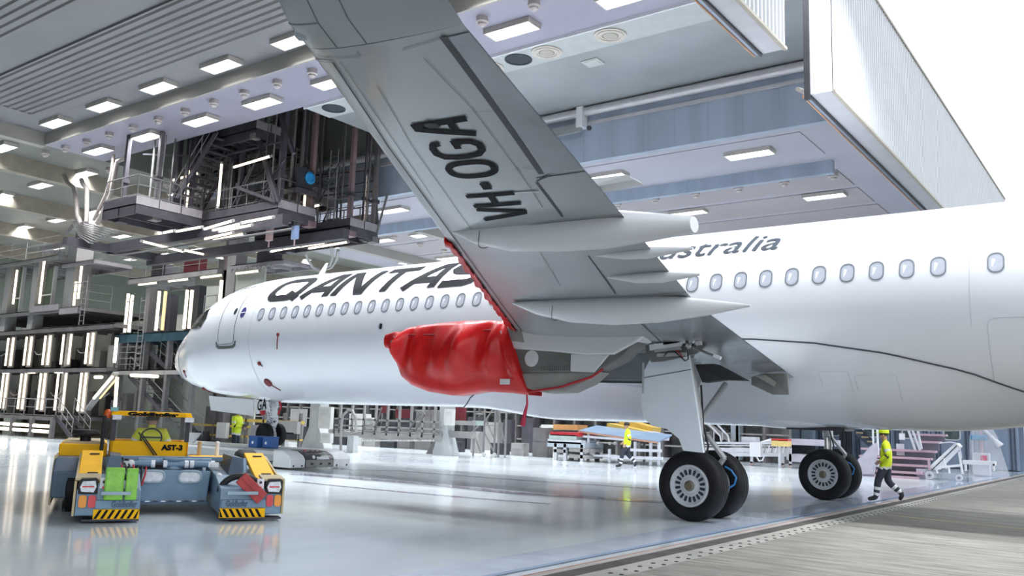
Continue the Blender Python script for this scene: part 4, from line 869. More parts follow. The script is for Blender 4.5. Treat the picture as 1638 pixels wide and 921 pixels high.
for i, (x, y, w, d, h, lab) in enumerate(((5.9, -.75, .42, .4, .34, 'blue tool crate on the motorised platform below the wrapped nose leg'), (6.45, -.7, .34, .36, .34, 'smaller blue crate with a white spot at the end of the platform'))):
    y -= .45; bx_ = thing('tool_crate', lab, 'crate', (x, y, zt+.044)); zt_ = zt; zt = zt+.004; mm = M('crate_blue', (.02, .09, .30), .4, var=.1)
    MB().box(x-w/2, x+w/2, y-d/2, y+d/2, zt+.04, zt+.04+h).build('body', mm, bx_, bevel=.02); MB().box(x-w/2-.01, x+w/2+.01, y-d/2-.01, y+d/2+.01, zt+.02+h, zt+.06+h).build('lid', mm, bx_, bevel=.01)
    MB().lathe([(.05, 0), (.04, .012)], (x, y-d/2-.002, zt+.2), (0, -1, 0), 12).build('badge', m_white, bx_); zt = zt_
# ================================================================ DOCKS AND HANGING PLATFORMS
m_st = M('dock_steel', (.15, .142, .145), .5, .1, var=.15, scale=2); m_std = M('dock_steel_dark', (.06, .055, .068), .5, .1, var=.2, scale=2); m_stl = M('dock_grey_light', (.32, .31, .305), .5, .1, var=.1, scale=1.5); m_pink = M('mast_primer', (.20, .13, .135), .5, var=.15)
m_rail = M('rail_zinc', (.24, .235, .235), .5, .1, var=.1); m_toe = M('toe_board', (.28, .26, .275), .5, var=.1); m_teal = M('deck_teal', (.04, .085, .11), .4, .1, var=.2); m_tube = M('fluorescent_tube', (1, .86, .68), .4, emit=TUBE, var=.01); m_tubey = M('tube_yellow', (1, .74, .34), .4, emit=TUBE*.5, var=.01)
m_box = M('cabinet_pale', (.56, .56, .55), .45, var=.06); m_dred = M('dark_red_panel', (.16, .02, .03), .5); m_ydk = M('dock_yellow', (.55, .38, .08), .5, var=.1)
_pm = {}
def railing(par, pts, h=1.1, step=1.25, m=None, mid=2):
    m = m or m_rail; pts = [Vector(q) for q in pts]; up = Vector((0, 0, h))
    MB().path([q+up for q in pts], .028, 6).build('top_rail', m, par)
    for k in range(1, mid+1): MB().path([q+up*k/(mid+1) for q in pts], .018, 5).build('mid_rail', m, par)
    key = (h, m.name)
    off = par.location
    for a, c in zip(pts, pts[1:]):
        n = max(1, round((c-a).length/step))
        for k in range(n+1):
            q = a.lerp(c, k/n)
            if key not in _pm:
                o = MB().tube((0, 0, 0), (0, 0, h), .026, 6).build('post', m, par, world=False); _pm[key] = o.data
            else: o = part('post', par, _pm[key])
            o.location = q-off
def deck(par, x0, x1, y0, y1, z, m=None, th=.14, joist=1.3, name='deck'):
    m = m or m_st; d = MB().box(x0, x1, y0, y1, z-.04, z).build(name, m, par)
    MB().box(x0, x1, y0, y0+.07, z-th-.1, z).build('edge_beam', m, par); MB().box(x0, x1, y1-.07, y1, z-th-.1, z).build('edge_beam', m, par)
    n = max(1, int((x1-x0)/joist)); jm = None
    for k in range(n+1):
        xx = x0+(x1-x0)*k/n
        if jm is None: o = MB().box(-.035, .035, y0-par.location.y, y1-par.location.y, z-th-.06-par.location.z, z-.04-par.location.z).build('joist', m, par, world=False); jm = o.data
        else: o = part('joist', par, jm)
        o.location.x = xx-par.location.x
    return d
def stair(par, p0, p1, side, w=.8, n=9, m=None, rails=True):
    m = m or m_std; p0, p1, side = Vector(p0), Vector(p1), Vector(side).normalized()*w
    for s in (0, 1): MB().bar(p0+side*s, p1+side*s, .05, .22).build('stringer', m, par)
    d = (p1-p0); d.z = 0; d.normalize(); tm = None
    for k in range(1, n+1):
        q = p0.lerp(p1, k/(n+1)); q = q-par.location
        if tm is None: o = MB().prism([Vector((0, 0, 0))-d*.12, Vector((0, 0, 0))+d*.12, side+d*.12, side-d*.12], (0, 0, .035)).build('tread', m, par, world=False); tm = o.data
        else: o = part('tread', par, tm)
        o.location = q
    if rails:
        for s in (0, 1):
            a, c = p0+side*s+Vector((0, 0, .95)), p1+side*s+Vector((0, 0, .95)); MB().tube(a, c, .024, 6).build('handrail', m_rail, par); MB().tube(a-Vector((0, 0, .45)), c-Vector((0, 0, .45)), .016, 5).build('handrail', m_rail, par)
            for k in range(4): q = p0.lerp(p1, k/3)+side*s; MB().tube(q, q+Vector((0, 0, .95)), .02, 5).build('baluster', m_rail, par)
def tube_light(par, a, c, r=.06, m=None, cap=True):
    a, c = Vector(a), Vector(c); o = MB().tube(a, c, r, 8).build('tube_light', m or m_tube, par, 60)
    if cap:
        d = (c-a).normalized()*.09
        for q, e in ((a, -d), (c, d)): MB().tube(q, q+e, r*1.15, 8).build('end_cap', m_stl, o, 60)
    return o
def column(par, x, y, z0, z1, w, m=None, name='column'): return MB().box(x-w/2, x+w/2, y-w/2, y+w/2, z0, z1).build(name, m or m_stl, par)
# ---- nose dock: two lit storeys along the hall in front of the aircraft
nd_ = thing('nose_dock', 'long two-storey dock wall with pairs of upright light tubes, behind the tractor', 'dock', (-21, 6, 0))
YD = 5.0
deck(nd_, -34, -14.3, YD, 9.5, 5.95); deck(nd_, -34, -14.6, YD, 9.5, 3.72); deck(nd_, -34, -17.0, YD-1.2, 9.5, 1.15)
m_dw = M('dock_wall_pale', (.50, .51, .46), .6, var=.08, scale=.6)
MB().box(-34, -14, 9.5, 9.7, 0, 7).build('back_wall', m_dw, nd_); MB().box(-34, -14.5, 7.6, 7.7, 3.75, 5.9).build('back_panel', m_dw, nd_); MB().box(-34, -14.5, 7.6, 7.7, 1.2, 3.6).build('back_panel', m_dw, nd_)
for k in range(7):
    x = -33.5+k*3.1; column(nd_, x, YD+2.2, 0, 5.9, .25, m_st)
for (zr0, zr1, us, vv) in ((3.95, 5.62, ((12, 20), (41, 49), (71, 79), (100, 112), (139, 147)), 555), (1.42, 3.48, ((2, 8.5), (31, 38), (62, 69), (90, 102.5), (127, 134.5)), 630)):
    for pr in us:
        for u in pr:
            q = PY(u, vv, YD+.6); tube_light(nd_, (q.x, YD+.6, zr0), (q.x, YD+.6, zr1), .065, cap=False)
        xm = (PY(pr[0], vv, YD+.6).x+PY(pr[1], vv, YD+.6).x)/2; MB().box(xm-.3, xm+.3, YD+.72, YD+.80, zr0-.1, zr1+.1).build('tube_backplate', m_stl, nd_)
for k in range(3): tube_light(nd_, (-26.5+k*3.1, YD+.3, 3.5), (-25.6+k*3.1, YD+.3, 3.5), .06)
railing(nd_, [(-34, YD-1.1, 1.15), (-17.0, YD-1.1, 1.15)], .85, 1.1, None, 1)
stair(nd_, (-15.2, YD-1.1, .1), (-17.0, YD-1.1, 1.15), (0, 1, 0), .9, 4)
for k in range(6):
    for z in (.35, .62): tube_light(nd_, (-29.5+k*2.15, YD-1.3, z), (-27.9+k*2.15, YD-1.3, z), .085, cap=False)
    column(nd_, -27.65+k*2.15, YD-1.25, 0, 1.0, .2, m_st)
rndD = random.Random(5)
for k in range(26):                                                 # clutter on the storeys
    x = -33+rndD.random()*18; z = rndD.choice((1.15, 3.72)); h = .5+rndD.random()*1.0; y = YD+1.2+rndD.random()*.9
    MB().box(x, x+.3+rndD.random()*.5, y, y+.4, z, z+h).build('equipment_box', rndD.choice((m_std, m_st, m_box, m_dark)), nd_)
for k in range(7): q0 = Vector((-31+k*2.4, YD+.7, 4.75 if k % 2 else 2.4)); MB().path([q0, q0+Vector((.4, -.05, -.18)), q0+Vector((.8, -.05, -.2)), q0+Vector((1.3, 0, .02))], .035, 6).build('slack_cable', m_stl, nd_, 60)
# slanted brace with light strips at the dock's end
br = MB().bar(PY(186, 596, YD), PY(140, 655, YD), .3, .12).build('slant_brace', m_stl, nd_)
tube_light(nd_, PY(180, 602, YD-.2), PY(150, 637, YD-.2), .07, cap=False); tube_light(nd_, PY(186, 606, YD-.2), PY(160, 637, YD-.2), .04, m_tubey, cap=False)
tube_light(nd_, PY(187.5, 603, YD), PY(184, 652, YD), .085, cap=False); tube_light(nd_, PY(187, 540, YD), PY(183, 580, YD), .085, cap=False)
for a, c in (((210, 600), (252, 602)), ((152, 603), (163, 603))): tube_light(nd_, PY(*a, YD), PY(*c, YD), .08, cap=False)
# ---- upper left dock on a heavy column
ud = thing('upper_left_dock', 'tall grey dock with heavy column, white cabins and railings at the left edge', 'dock', (-20, 6, 5.9))
for (u0, u1, vt, vb) in ((98, 112, 378, 500), (47, 55, 400, 485), (3, 11, 408, 490)):
    a = PY((u0+u1)/2, vb, YD); w = PY(u1, vb, YD).x-PY(u0, vb, YD).x; MB().box(a.x-w/2, a.x+w/2, YD, YD+w, 5.95 if u0 < 90 else 6.9, 10.9 if u0 > 90 else 9.9).build('column', m_stl, ud)
MB().box(-19.4, -18.7, YD+.1, YD+.7, 10.9, 12.5).build('column_head', m_st, ud)
deck(ud, -32, -17.4, YD-.3, 9, 6.95, m_st); deck(ud, -32, -20.2, YD-.3, 9, 10.0, m_stl); deck(ud, -19.9, -16.6, YD-.2, 7, 9.45, m_toe); 
for (u0, u1, v0, v1) in ((50, 97, 486, 500), (97, 127, 491, 503), (66, 105, 388, 402)):
    a, c = PY(u0, v1, YD-.25), PY(u1, v0, YD-.25); MB().box(a.x, c.x, YD-.35, YD-.2, a.z, c.z).build('toe_panel', m_toe, ud)
for k in range(13):
    q = PY(67+k*3, 402.5, YD-.3); MB().prism([(q.x-.1, YD-.3, q.z+.02), (q.x+.1, YD-.3, q.z+.02), (q.x, YD-.3, q.z-.14)], (0, .05, 0)).build('tooth', m_toe, ud)
railing(ud, [(-32, YD-.25, 10.), (-20.3, YD-.25, 10.)], 1.15, 2.0, m_stl); railing(ud, [(-18.6, YD-.1, 6.95), (-17.5, YD-.1, 6.95), (-17.5, YD+1.5, 6.95)], 1.3, 1.2)
for u, v0, v1 in ((60, 418, 485), (18, 432, 486), (122, 418, 478), (115, 450, 488)): a, c = PY(u+3, v0, YD), PY(u, v1, YD); tube_light(ud, (c.x, YD+.1, c.z), (c.x, YD+.1, a.z), .07, cap=False)
for u0, u1 in ((12, 38), (62, 88)):
    a, c = PY(u0, 485, YD+.3), PY(u1, 425, YD+.3); MB().box(a.x, a.x+.08, YD+.3, YD+.5, 6.95, c.z).build('cabin_frame', m_box, ud); MB().box(c.x-.08, c.x, YD+.3, YD+.5, 6.95, c.z).build('cabin_frame', m_box, ud); MB().box(a.x, c.x, YD+.32, YD+.36, 7.9, 7.98).build('cabin_rail', m_box, ud); MB().quad((a.x, YD+.5, 7.0), (c.x, YD+.5, 7.0), (c.x, YD+.5, c.z), (a.x, YD+.5, c.z)).build('cabin_pane', M('pane_green', (.10, .15, .11), .2), ud)
# stepped grille and hoses hanging from the ceiling
gr = thing('hose_cradle', 'slanted grey slatted cradle carrying hoses, beside the heavy column', 'rack', (-8, .2, 8))
for k in range(9): a, c = PY(116+k*1.5, 352+k*3, .2), PY(186-k*5, 368+k*2.6, .2); MB().bar(a, c, .2, .05).build('slat', m_stl, gr)
MB().bar(PY(105, 375, .2), PY(125, 350, .2), .1).build('side_bar', m_st, gr)
for i, pts in enumerate(([(103, 280), (108, 292), (118, 300), (122, 320), (124, 345), (130, 358)], [(130, 287), (133, 295), (139, 302), (139, 330), (138, 355)], [(205, 247), (200, 253), (188, 258), (184, 275), (178, 310), (165, 340), (155, 358)], [(182, 247), (179, 275), (170, 310), (150, 352)])):
    a = MB().path([PY(u, v, -.1) for u, v in pts], .10 if i < 3 else .07, 10).build('hanging_hose', M('hose_beige', (.34, .30, .28), .5, var=.12, scale=6), None, 60)
    tag(a, ('thick beige hose bending over at its top, left of the cradle', 'short beige hose rising from the middle of the cradle', 'long beige hose swinging up to the ceiling right of the cradle', 'thin straight beige hose right of the cradle')[i], 'hose')
# ---- middle dock behind the nose: galleries, lights and stairs
md = thing('stair_dock', 'dock with teal deck, stairs and light tubes right behind the aircraft nose', 'dock', (-11, 6.5, 0))
YM = 5.6
a, c = PY(184, 535, YM), PY(305, 526, YM); deck(md, a.x, c.x+2, YM, YM+3, a.z, m_teal, .35, 1.0, 'teal_deck'); ZT = a.z
a, c = PY(185, 592, YM), PY(300, 592, YM); deck(md, a.x, c.x+1, YM, YM+2.5, a.z, m_stl); ZL = a.z
for u in (188, 226, 264, 306): q = PY(u, 640, YM+.2); column(md, q.x, YM+.2, 0, ZT-.1, .22, m_st)
stair(md, PY(292, 612, YM+.3), PY(238, 562, YM+.3), (0, 1, 0), .9, 8); stair(md, PY(296, 700, YM+.3), PY(206, 600, YM+.3), (0, 1, 0), .9, 12)
for (u, v0, v1) in ((197, 470, 524), (247, 466, 521), (292, 464, 517), (300, 464, 515), (349, 448, 480), (204, 472, 522)):
    t_, b_ = PY(u, v0, YM), PY(u, v1, YM); tube_light(md, (b_.x, YM+.1, ZT+.1), (b_.x, YM+.1, t_.z), .08, cap=False)
t_, b_ = PY(258, 466, YM), PY(257, 521, YM); tube_light(md, (b_.x, YM+.1, ZT+.1), (b_.x, YM+.1, t_.z), .08, m_tubey, cap=False)
railing(md, [(PY(196, 530, YM).x, YM+.05, ZT), (PY(208, 530, YM).x, YM+.05, ZT)], 1.7, .6); railing(md, [(PY(325, 485, YM).x, YM+.05, ZT), (PY(345, 485, YM).x, YM+.05, ZT)], 1.6, .8)
railing(md, [(PY(186, 592, YM).x, YM+.05, ZL), (PY(226, 592, YM).x, YM+.05, ZL)], 1.5, .8, None, 4)
MB().box(PY(215, 480, YM).x, PY(222, 480, YM).x, YM+.6, YM+1, ZT, 7.9).build('upright', m_st, md); MB().box(PY(226, 480, YM).x, PY(240, 480, YM).x, YM+1.2, YM+1.6, ZT, 7.6).build('cabinet', m_std, md); MB().box(PY(264, 480, YM).x, PY(283, 480, YM).x, YM+1.2, YM+1.6, ZT, 7.9).build('cabinet', m_dark, md)
MB().box(PY(205, 690, YM).x, PY(318, 690, YM).x, YM+3.0, YM+3.1, 0, 9).build('back_wall', m_dw, md)
for u0, u1 in ((186, 200), (272, 300)): MB().box(PY(u0, 650, YM).x, PY(u1, 650, YM).x, YM+2, YM+2.4, 0, 1.9).build('cabinet', m_st, md)
for k, u in enumerate((321, 331, 340, 347)): q0, q1 = PY(u, 632, 9), PY(u-2, 672 if k < 3 else 675, 9); tube_light(md, (q1.x, 9, q1.z), (q1.x, 9, min(q0.z, 2.6)), .12, cap=False)
# upper gallery with column, lit from below, above the nose
ug = thing('upper_gallery', 'railed gallery on a thick grey column rising behind the aircraft nose', 'dock', (-9, 8, 8))
q = PY(367, 460, 8.5); MB().box(q.x-.35, q.x+.35, 8.5, 9.2, 0, 12.4).build('column', m_stl, ug); MB().box(q.x-.75, q.x-.35, 8.6, 9.1, 0, 12.4).build('column_flange', M('flange_mauve', (.16, .12, .12), .5), ug)
a, c = PY(166, 458, 8.5), PY(355, 437, 8.5); deck(ug, -19, c.x, 8.2, 11, 9.05, m_stl, .2); railing(ug, [(-19, 8.25, 9.05), (c.x, 8.25, 9.05)], 1.15, 1.6)
deck(ug, q.x+.4, q.x+4.5, 8.2, 10, 9.1, m_toe); 
for k in range(10): xx = q.x+.5+k*.35; MB().prism([(xx-.1, 8.15, 8.9), (xx+.1, 8.15, 8.9), (xx, 8.15, 8.72)], (0, .05, 0)).build('tooth', m_toe, ug)
for k in range(4): MB().box(-18+k*3.2, -16.6+k*3.2, 9, 9.5, 9.05, 9.9+.3*(k % 2)).build('equipment_box', (m_std, m_dred, m_st, m_std)[k], ug)
for k in range(4): tube_light(ug, (-18.5+k*3, 8.6, 8.75), (-16.6+k*3, 8.6, 8.75), .06)
# ---- telescopic platforms hanging over the nose
def hang(name, label, x0, x1, y0, y1, z, mast, rails, mm=m_std):
    t = thing(name, label, 'platform', ((x0+x1)/2, (y0+y1)/2, z), group='hanging work platforms')
    deck(t, x0, x1, y0, y1, z, mm, .3, .9)
    MB().box(x1-.04, x1+.02, y0, y1, z, z+.32).build('toe_board', m_toe, t); n = max(2, int((y1-y0)/.9))
    for k in range(n-1): MB().box(x1+.02, x1+.035, y0+(k+1)*(y1-y0)/n-.015, y0+(k+1)*(y1-y0)/n+.015, z, z+.32).build('joint', m_dark, t)
    MB().box(x0, x1, y0-.02, y0+.04, z, z+.30).build('toe_board', mm, t)
    for (mx, my, w, m) in mast:
        MB().box(mx-w/2, mx+w/2, my-w/2, my+w/2, z-.25, 14.9 if my > .9 else 12.48).build('mast', m, t); MB().box(mx-w*.8, mx+w*.8, my-w*.8, my+w*.8, z+1.2, z+1.35).build('mast_collar', mm, t)
        MB().box(mx-w*1.2, mx+w*1.2, my-w*1.2, my+w*1.2, z-.42, z-.2).build('mast_foot', m, t)
    railing(t, [(x0, y0+.05, z), (x1-.05, y0+.05, z), (x1-.05, y1-.05, z), (x0, y1-.05, z)], 1.15, 1.0, m_st)
    return t
h1 = hang('hanging_platform', 'left hanging platform with an open stair climbing from it to the ceiling', -4.3, -2.0, -1.5, 1.35, 9.3, [(-2.4, -.45, .16, m_st), (-2.2, .95, .14, m_std), (-4.0, -.9, .16, m_std), (-3.4, 1.0, .16, m_std)], True)
stair(h1, PY(270, 340, .75), PY(347, 210, .75), (0, 1, 0), 1.25, 12)
h2 = hang('hanging_platform', 'middle hanging platform with slanted struts and a blue reel', -3.4, 2.5, 1.55, 3.35, 9.28, [(2.3, 1.75, .20, m_std), (2.35, 3.2, .17, m_pink), (-2.6, 3.2, .16, m_std), (-.2, 1.75, .16, m_std), (2.2, 2.3, .08, m_st), (2.2, 2.75, .08, m_st)], True)
for a, c in (((446, 322), (400, 185)), ((441, 324), (405, 186)), ((470, 246), (448, 182)), ((380, 300), (440, 322))): MB().bar(PY(*a, 1.5), PY(*c, 1.5), .12).build('strut', m_std, h2)
q = Vector((2.5, 2.75, 10.75)); MB().box(2.2, 2.5, 2.35, 3.15, 10.3, 11.1).build('reel_box', m_dark, h2); MB().lathe([(.24, 0), (.24, .05), (.16, .07), (.15, .02), (.001, .02)], (2.5, 2.95, 10.75), (1, 0, 0), 20).build('blue_reel', M('reel_blue', (.02, .30, .62), .4), h2, 40); deck(h2, 1.6, 2.6, 2.2, 3.3, 10.25, m_std)
h3 = hang('hanging_platform', 'right hanging platform beside the wing leading edge with tall masts', -2.0, 3.8, 4.0, 5.5, 8.95, [(3.65, 4.1, .17, m_pink), (3.65, 4.8, .07, m_std), (3.65, 5.4, .17, m_st), (-1.2, 5.3, .16, m_std), (-1.2, 4.2, .16, m_std), (3.5, 5.15, .08, m_st)], True)
for a, c in (((3.8, 5.5, 9.3), (3.0, 5.75, 12.0)), ((3.8, 5.45, 8.9), (4.0, 5.75, 10.6))): MB().bar(a, c, .08).build('strut', m_st, h3)
h4 = hang('hanging_platform', 'high rear hanging platform with railings below the steel lintel', -6.5, 1.2, 3.7, 5.6, 10.6, [(1.0, 3.9, .12, m_st), (-5.9, 5.4, .16, m_std), (-3, 3.9, .12, m_st)], True, m_st)
qa, qc = PZ(410, 204, 12.5), PZ(457, 219, 12.5); h5 = hang('hanging_platform', 'small upper hanging gallery at the head of the open stair', qa.x-4.5, qa.x, qa.y, qc.y, 12.5, [(qa.x-.15, qa.y+.1, .12, m_st), (qa.x-.2, qc.y-.1, .14, m_std)], True, m_std)
for k, (t_, dx, dy, dz) in enumerate(((h1, -3.4, .4, 0), (h1, -4.2, -.6, 0), (h2, -1, 2.6, 0), (h2, .6, 2.9, 0), (h3, 1, 5.1, 0), (h3, 2.6, 5.2, 0))):
    z = t_.location.z; MB().box(dx, dx+.8, dy, dy+.5, z, z+.75).build('control_cabinet', m_toe if k % 2 else m_std, t_)
for t_, a, c in ((h1, (-2.9, 1.2, 9.5), (-2.9, 1.2, 11.4)), (h1, (-.6, 1.1, 9.6), (-.6, 1.1, 11.3)), (h2, (1.9, 2.1, 9.6), (1.9, 2.1, 11.6)), (h2, (2.0, 2.9, 9.5), (2.0, 2.9, 10.1)), (h2, (2.0, 3.2, 9.5), (2.0, 3.2, 10.2)), (h3, (3.5, 4.95, 9.2), (3.5, 4.95, 11.2)), (h3, (-.5, 4.0, 9.9), (2.0, 4.0, 9.98)), (h1, (-4.2, 1.3, 11.2), (-2.4, 1.3, 11.25)), (h1, (-.2, 1.4, 11.2), (2.0, 1.4, 11.3))):
    tube_light(t_, a, c, .05)
# carrier beams and the light strips below the platforms
cb = thing('carrier_beam', 'long dark carrier beam with light strips, slung low under the hanging platforms', 'beam', (-2, 2, 8.4))
MB().box(-9.5, 3.0, 1.4, 1.7, 8.55, 8.95).build('beam', m_std, cb); MB().box(-9.5, 3.9, 3.6, 3.9, 8.35, 8.75).build('beam', m_std, cb); MB().tube((-9, 1.5, 8.35), (3.5, 1.5, 8.35), .04).build('conduit', m_st, cb); MB().box(-9.3, -8.9, -.5, 4.5, 8.55, 8.9).build('beam', m_std, cb)
for zz, pr in ((8.5, (((262, 372), (278, 369)), ((283, 370), (322, 363)), ((328, 366), (372, 353)), ((342, 368), (385, 358)), ((352, 370), (402, 360)), ((328, 382), (372, 372)), ((342, 384), (390, 374)), ((388, 356), (436, 347)), ((228, 386), (292, 402)), ((294, 400), (356, 413)), ((434, 402), (480, 393)), ((455, 398), (520, 388)), ((495, 397), (556, 387)), ((410, 402), (438, 396)))),):
    for a, c in pr: tube_light(cb, PZ(*a, zz), PZ(*c, zz), .05)
for (u, v, m) in ((431, 375, M('tag_pink', (.50, .36, .36), .6)), (472, 372, M('tag_blue', (.28, .38, .60), .6))):
    q = PZ(u, v, 8.5); MB().box(q.x-.16, q.x+.16, q.y-.06, q.y+.06, q.z-.25, q.z+.25).build('pendant_box', m, cb); MB().tube(q, q+Vector((0, 0, .9)), .015).build('pendant_cord', m_st, cb); MB().tube(q-Vector((0, 0, .5)), q, .03).build('pendant_handle', M('tag_pink', (.50, .36, .36), .6), cb)
for pts in ([(530, 395), (532, 412), (528, 424), (515, 430), (500, 427), (492, 415), (489, 405)], [(541, 400), (538, 416), (530, 428), (515, 433), (500, 428)]):
    o = MB().path([PZ(u, v, 8.2) for u, v in pts], .06, 8).build('hose_loop', m_stl, cb, 60)
# ---- wing dock on the far side, seen under the fuselage
wd2 = thing('wing_dock', 'light grey dock with flared pedestals and rails seen under the fuselage', 'dock', (-1, 11, 0))
def pedestal(x, y, wt, wb, h):
    p_ = MB().prism([(x-wb/2, y, 0), (x+wb/2, y, 0), (x+wb/2, y, .15), (x+wt/2, y, 1.05), (x+wt/2, y, h), (x-wt/2, y, h), (x-wt/2, y, 1.05), (x-wb/2, y, .15)], (0, .55, 0)).build('pedestal', M('pedestal_grey', (.50, .52, .53), .45, var=.06), wd2, bevel=.02)
    MB().prism([(x-wb/2-.9, y+.55, 0), (x-wb/2, y+.55, 0), (x-wt/2, y+.55, 1.1), (x-wt/2, y+.55, h), (x-wt/2-.45, y+.55, h), (x-wt/2-.45, y+.55, 1.1)], (0, .4, 0)).build('pedestal_back', m_st, wd2)
    MB().box(x-wt/2+.1, x+wt/2-.1, y-.02, y, .4, 1.9).build('pedestal_plate', M('pedestal_grey2', (.54, .56, .57), .4), wd2)
pedestal(-3.75, 9.5, .72, 1.6, 2.6); pedestal(1.72, 12.5, .5, 1.15, 2.6)
for a, c, nm in (((513, 651), (535, 685), 'control_cabinet'), ((517, 693), (534, 708), 'junction_box'), ((588, 668), (600, 698), 'notice_board'), ((714, 655), (729, 680), 'control_cabinet')):
    yy = 9.4 if a[0] < 560 else 12.3; p0, p1 = PY(a[0], c[1], yy), PY(c[0], a[1], yy); o = MB().box(p0.x, p1.x, yy-.2, yy, p0.z, p1.z).build(nm, M('cabinet_white', (.68, .68, .66), .4), wd2, bevel=.01)
    MB().box(p0.x+.12, p1.x-.12, yy-.215, yy-.2, p0.z+(p1.z-p0.z)*.6, p1.z-.1).build('panel_plate', M('cabinet_white2', (.60, .61, .60), .4), o)
MB().path([PY(u, v, 9.6) for u, v in ((545, 722), (545, 690), (548, 665), (556, 656), (564, 657), (569, 668), (569, 690), (560, 692), (551, 690))], .06, 10).build('hose_arch', m_stl, wd2, 60)
p0, p1 = PY(554, 727, 9.6), PY(566, 697, 9.6); MB().box(p0.x, p1.x, 9.6, 9.9, 0, p1.z).build('post_box', M('pedestal_grey', (.5, .5, .5)), wd2)
for (u0, u1, v, th, y) in ((535, 700, 697, .30, 12), (535, 700, 672, .08, 12), (535, 700, 683, .08, 12), (716, 756, 695, .3, 12.6), (716, 756, 676, .2, 12.6), (535, 700, 690, .06, 12)):
    p0, p1 = PY(u0, v, y), PY(u1, v, y); z = (p0.z+p1.z)/2; MB().box(p0.x, p1.x, y, y+.25, z-th/2, z+th/2).build('beam', m_stl, wd2)
for k in range(9): q = PY(542+k*19, 690, 12); MB().box(q.x-.05, q.x+.05, 12, 12.1, .8, 2.3).build('upright', m_stl, wd2)
for k in range(40):
    q = PY(568+k*3.2, 703, 11.98); MB().box(q.x-.045, q.x+.045, 11.95, 12, q.z-.08, q.z).build('rack_tooth', m_box, wd2)
for (u0, v0, u1, v1) in ((654, 690, 672, 660), (664, 690, 680, 662), (600, 688, 610, 652)): MB().bar(PY(u0, v0, 12), PY(u1, v1, 12), .06).build('diagonal', m_st, wd2)
for u0, u1, v0, v1 in ((632, 657, 655, 668), (728, 744, 652, 672), (610, 620, 648, 660)): p0, p1 = PY(u0, v1, 12.8), PY(u1, v0, 12.8); MB().box(p0.x, p1.x, 12.8, 12.9, p0.z, p1.z).build('red_panel', m_dred, wd2)
# back clutter behind the dock
for k in range(46):
    x = -9+rndD.random()*19; y = 16+rndD.random()*9; w = .3+rndD.random()*.9; h = .4+rndD.random()*1.7
    x = -14.5+(k % 15)*1.3; y = 17 if k < 15 else 21.5; w = .5+rndD.random()*.65
    if k < 30:
        o = MB().box(x, x+w, y, y+w*.6, 0, h).box(x+.05, x+w-.05, y-.03, y, h*.55, h*.9).build('storage_unit', rndD.choice((m_std, m_st, m_dark, m_box, m_stl)), None); tag(o, 'dim storage unit far under the fuselage, %s from the left in the %s row' % (ORD[k % 15], 'nearer' if k < 15 else 'farther'), 'cabinet', 'storage units under the fuselage')
sh = thing('shelving_wall', 'dim shelving wall full of gear behind the far wing dock', 'shelf', (0, 27, 0))
MB().box(-34, 13, 27, 27.4, 0, 6).build('back', M('shelf_wall', (.24, .24, .23), .6, var=.2), sh)
for k in range(32): MB().box(-33+k*1.45, -32.85+k*1.45, 26, 27, 0, 4.5).build('upright', m_st, sh)
for z in (.6, 1.4, 2.2, 3.0): MB().box(-33, 13, 26.1, 27, z, z+.08).build('shelf', m_stl, sh)
# tall lattice stand
ls = thing('lattice_stand', 'tall zinc lattice access stand right of the second pedestal', 'stand', (4, 14, 0)); LY = 14
for (u, v0) in ((773, 727), (790, 727), (797, 722), (808, 718), (757, 722)): q = PY(u, v0, LY); MB().tube((q.x, LY, 0), (q.x, LY, 4.2), .05, 8).build('leg', m_rail, ls)
for (a, c) in (((757, 690), (768, 722)), ((774, 676), (790, 652)), ((774, 690), (791, 724)), ((790, 700), (776, 668)), ((797, 655), (808, 712)), ((756, 690), (766, 680)), ((774, 680), (791, 680)), ((797, 658), (808, 658)), ((760, 662), (774, 662))): MB().tube(PY(*a, LY), PY(*c, LY), .035, 6).build('brace', m_rail, ls)
p0, p1 = PY(757, 680, LY-.1), PY(774, 673, LY-.1); MB().box(p0.x, p1.x, LY-.2, LY-.1, p0.z, p1.z).build('plate', M('plate_mint', (.45, .55, .52), .5), ls)
for u in (775, 792): q = PY(u, 728, LY); MB().lathe([(.1, 0), (.1, .08)], (q.x, LY-.1, .1), (0, 1, 0), 12).build('castor', m_box, ls)

# thin risers, ladders and cables crowding the hanging platforms
rr_ = random.Random(11); rm = {}
for t_, n, (xa, xb, ya, yb) in ((h1, 6, (-4.1, -2.2, -.2, 1.2)), (h2, 22, (-3, 2.4, 1.6, 3.3)), (h3, 22, (-1.8, 3.7, 4.05, 5.4)), (h4, 12, (-6, 1, 3.8, 5.5)), (h5, 8, (qa.x-4.3, qa.x-.1, qa.y+.1, qc.y-.1))):
    z0 = t_.location.z
    for k in range(n):
        x, y = rr_.uniform(xa, xb), rr_.choice((ya, yb, rr_.uniform(ya, yb))); top = rr_.choice((14.6 if y > 1 else 12.45, z0+2.2)); top = min(top, 14.6 if y > 1 else 12.45)
        MB().tube((x, y, z0), (x, y, top), rr_.choice((.02, .03, .045)), 6).build('riser', rr_.choice((m_std, m_st, m_st, m_rail)), t_)
    for k in range(n//4):
        x, y = rr_.uniform(xa, xb-1.2), rr_.choice((ya, yb)); MB().bar((x, y, z0+rr_.uniform(0, .4)), (x+rr_.uniform(.8, 1.8), y, min(12.4, z0+rr_.uniform(1.4, 2.8))), .05).build('diagonal', m_std, t_)
    for k in range(3):
        z = min(12.3, z0+1.7+.45*k); MB().bar((xa, rr_.choice((ya, yb)), z), (xb, rr_.choice((ya, yb)), z), .06).build('cross_tie', m_std, t_)
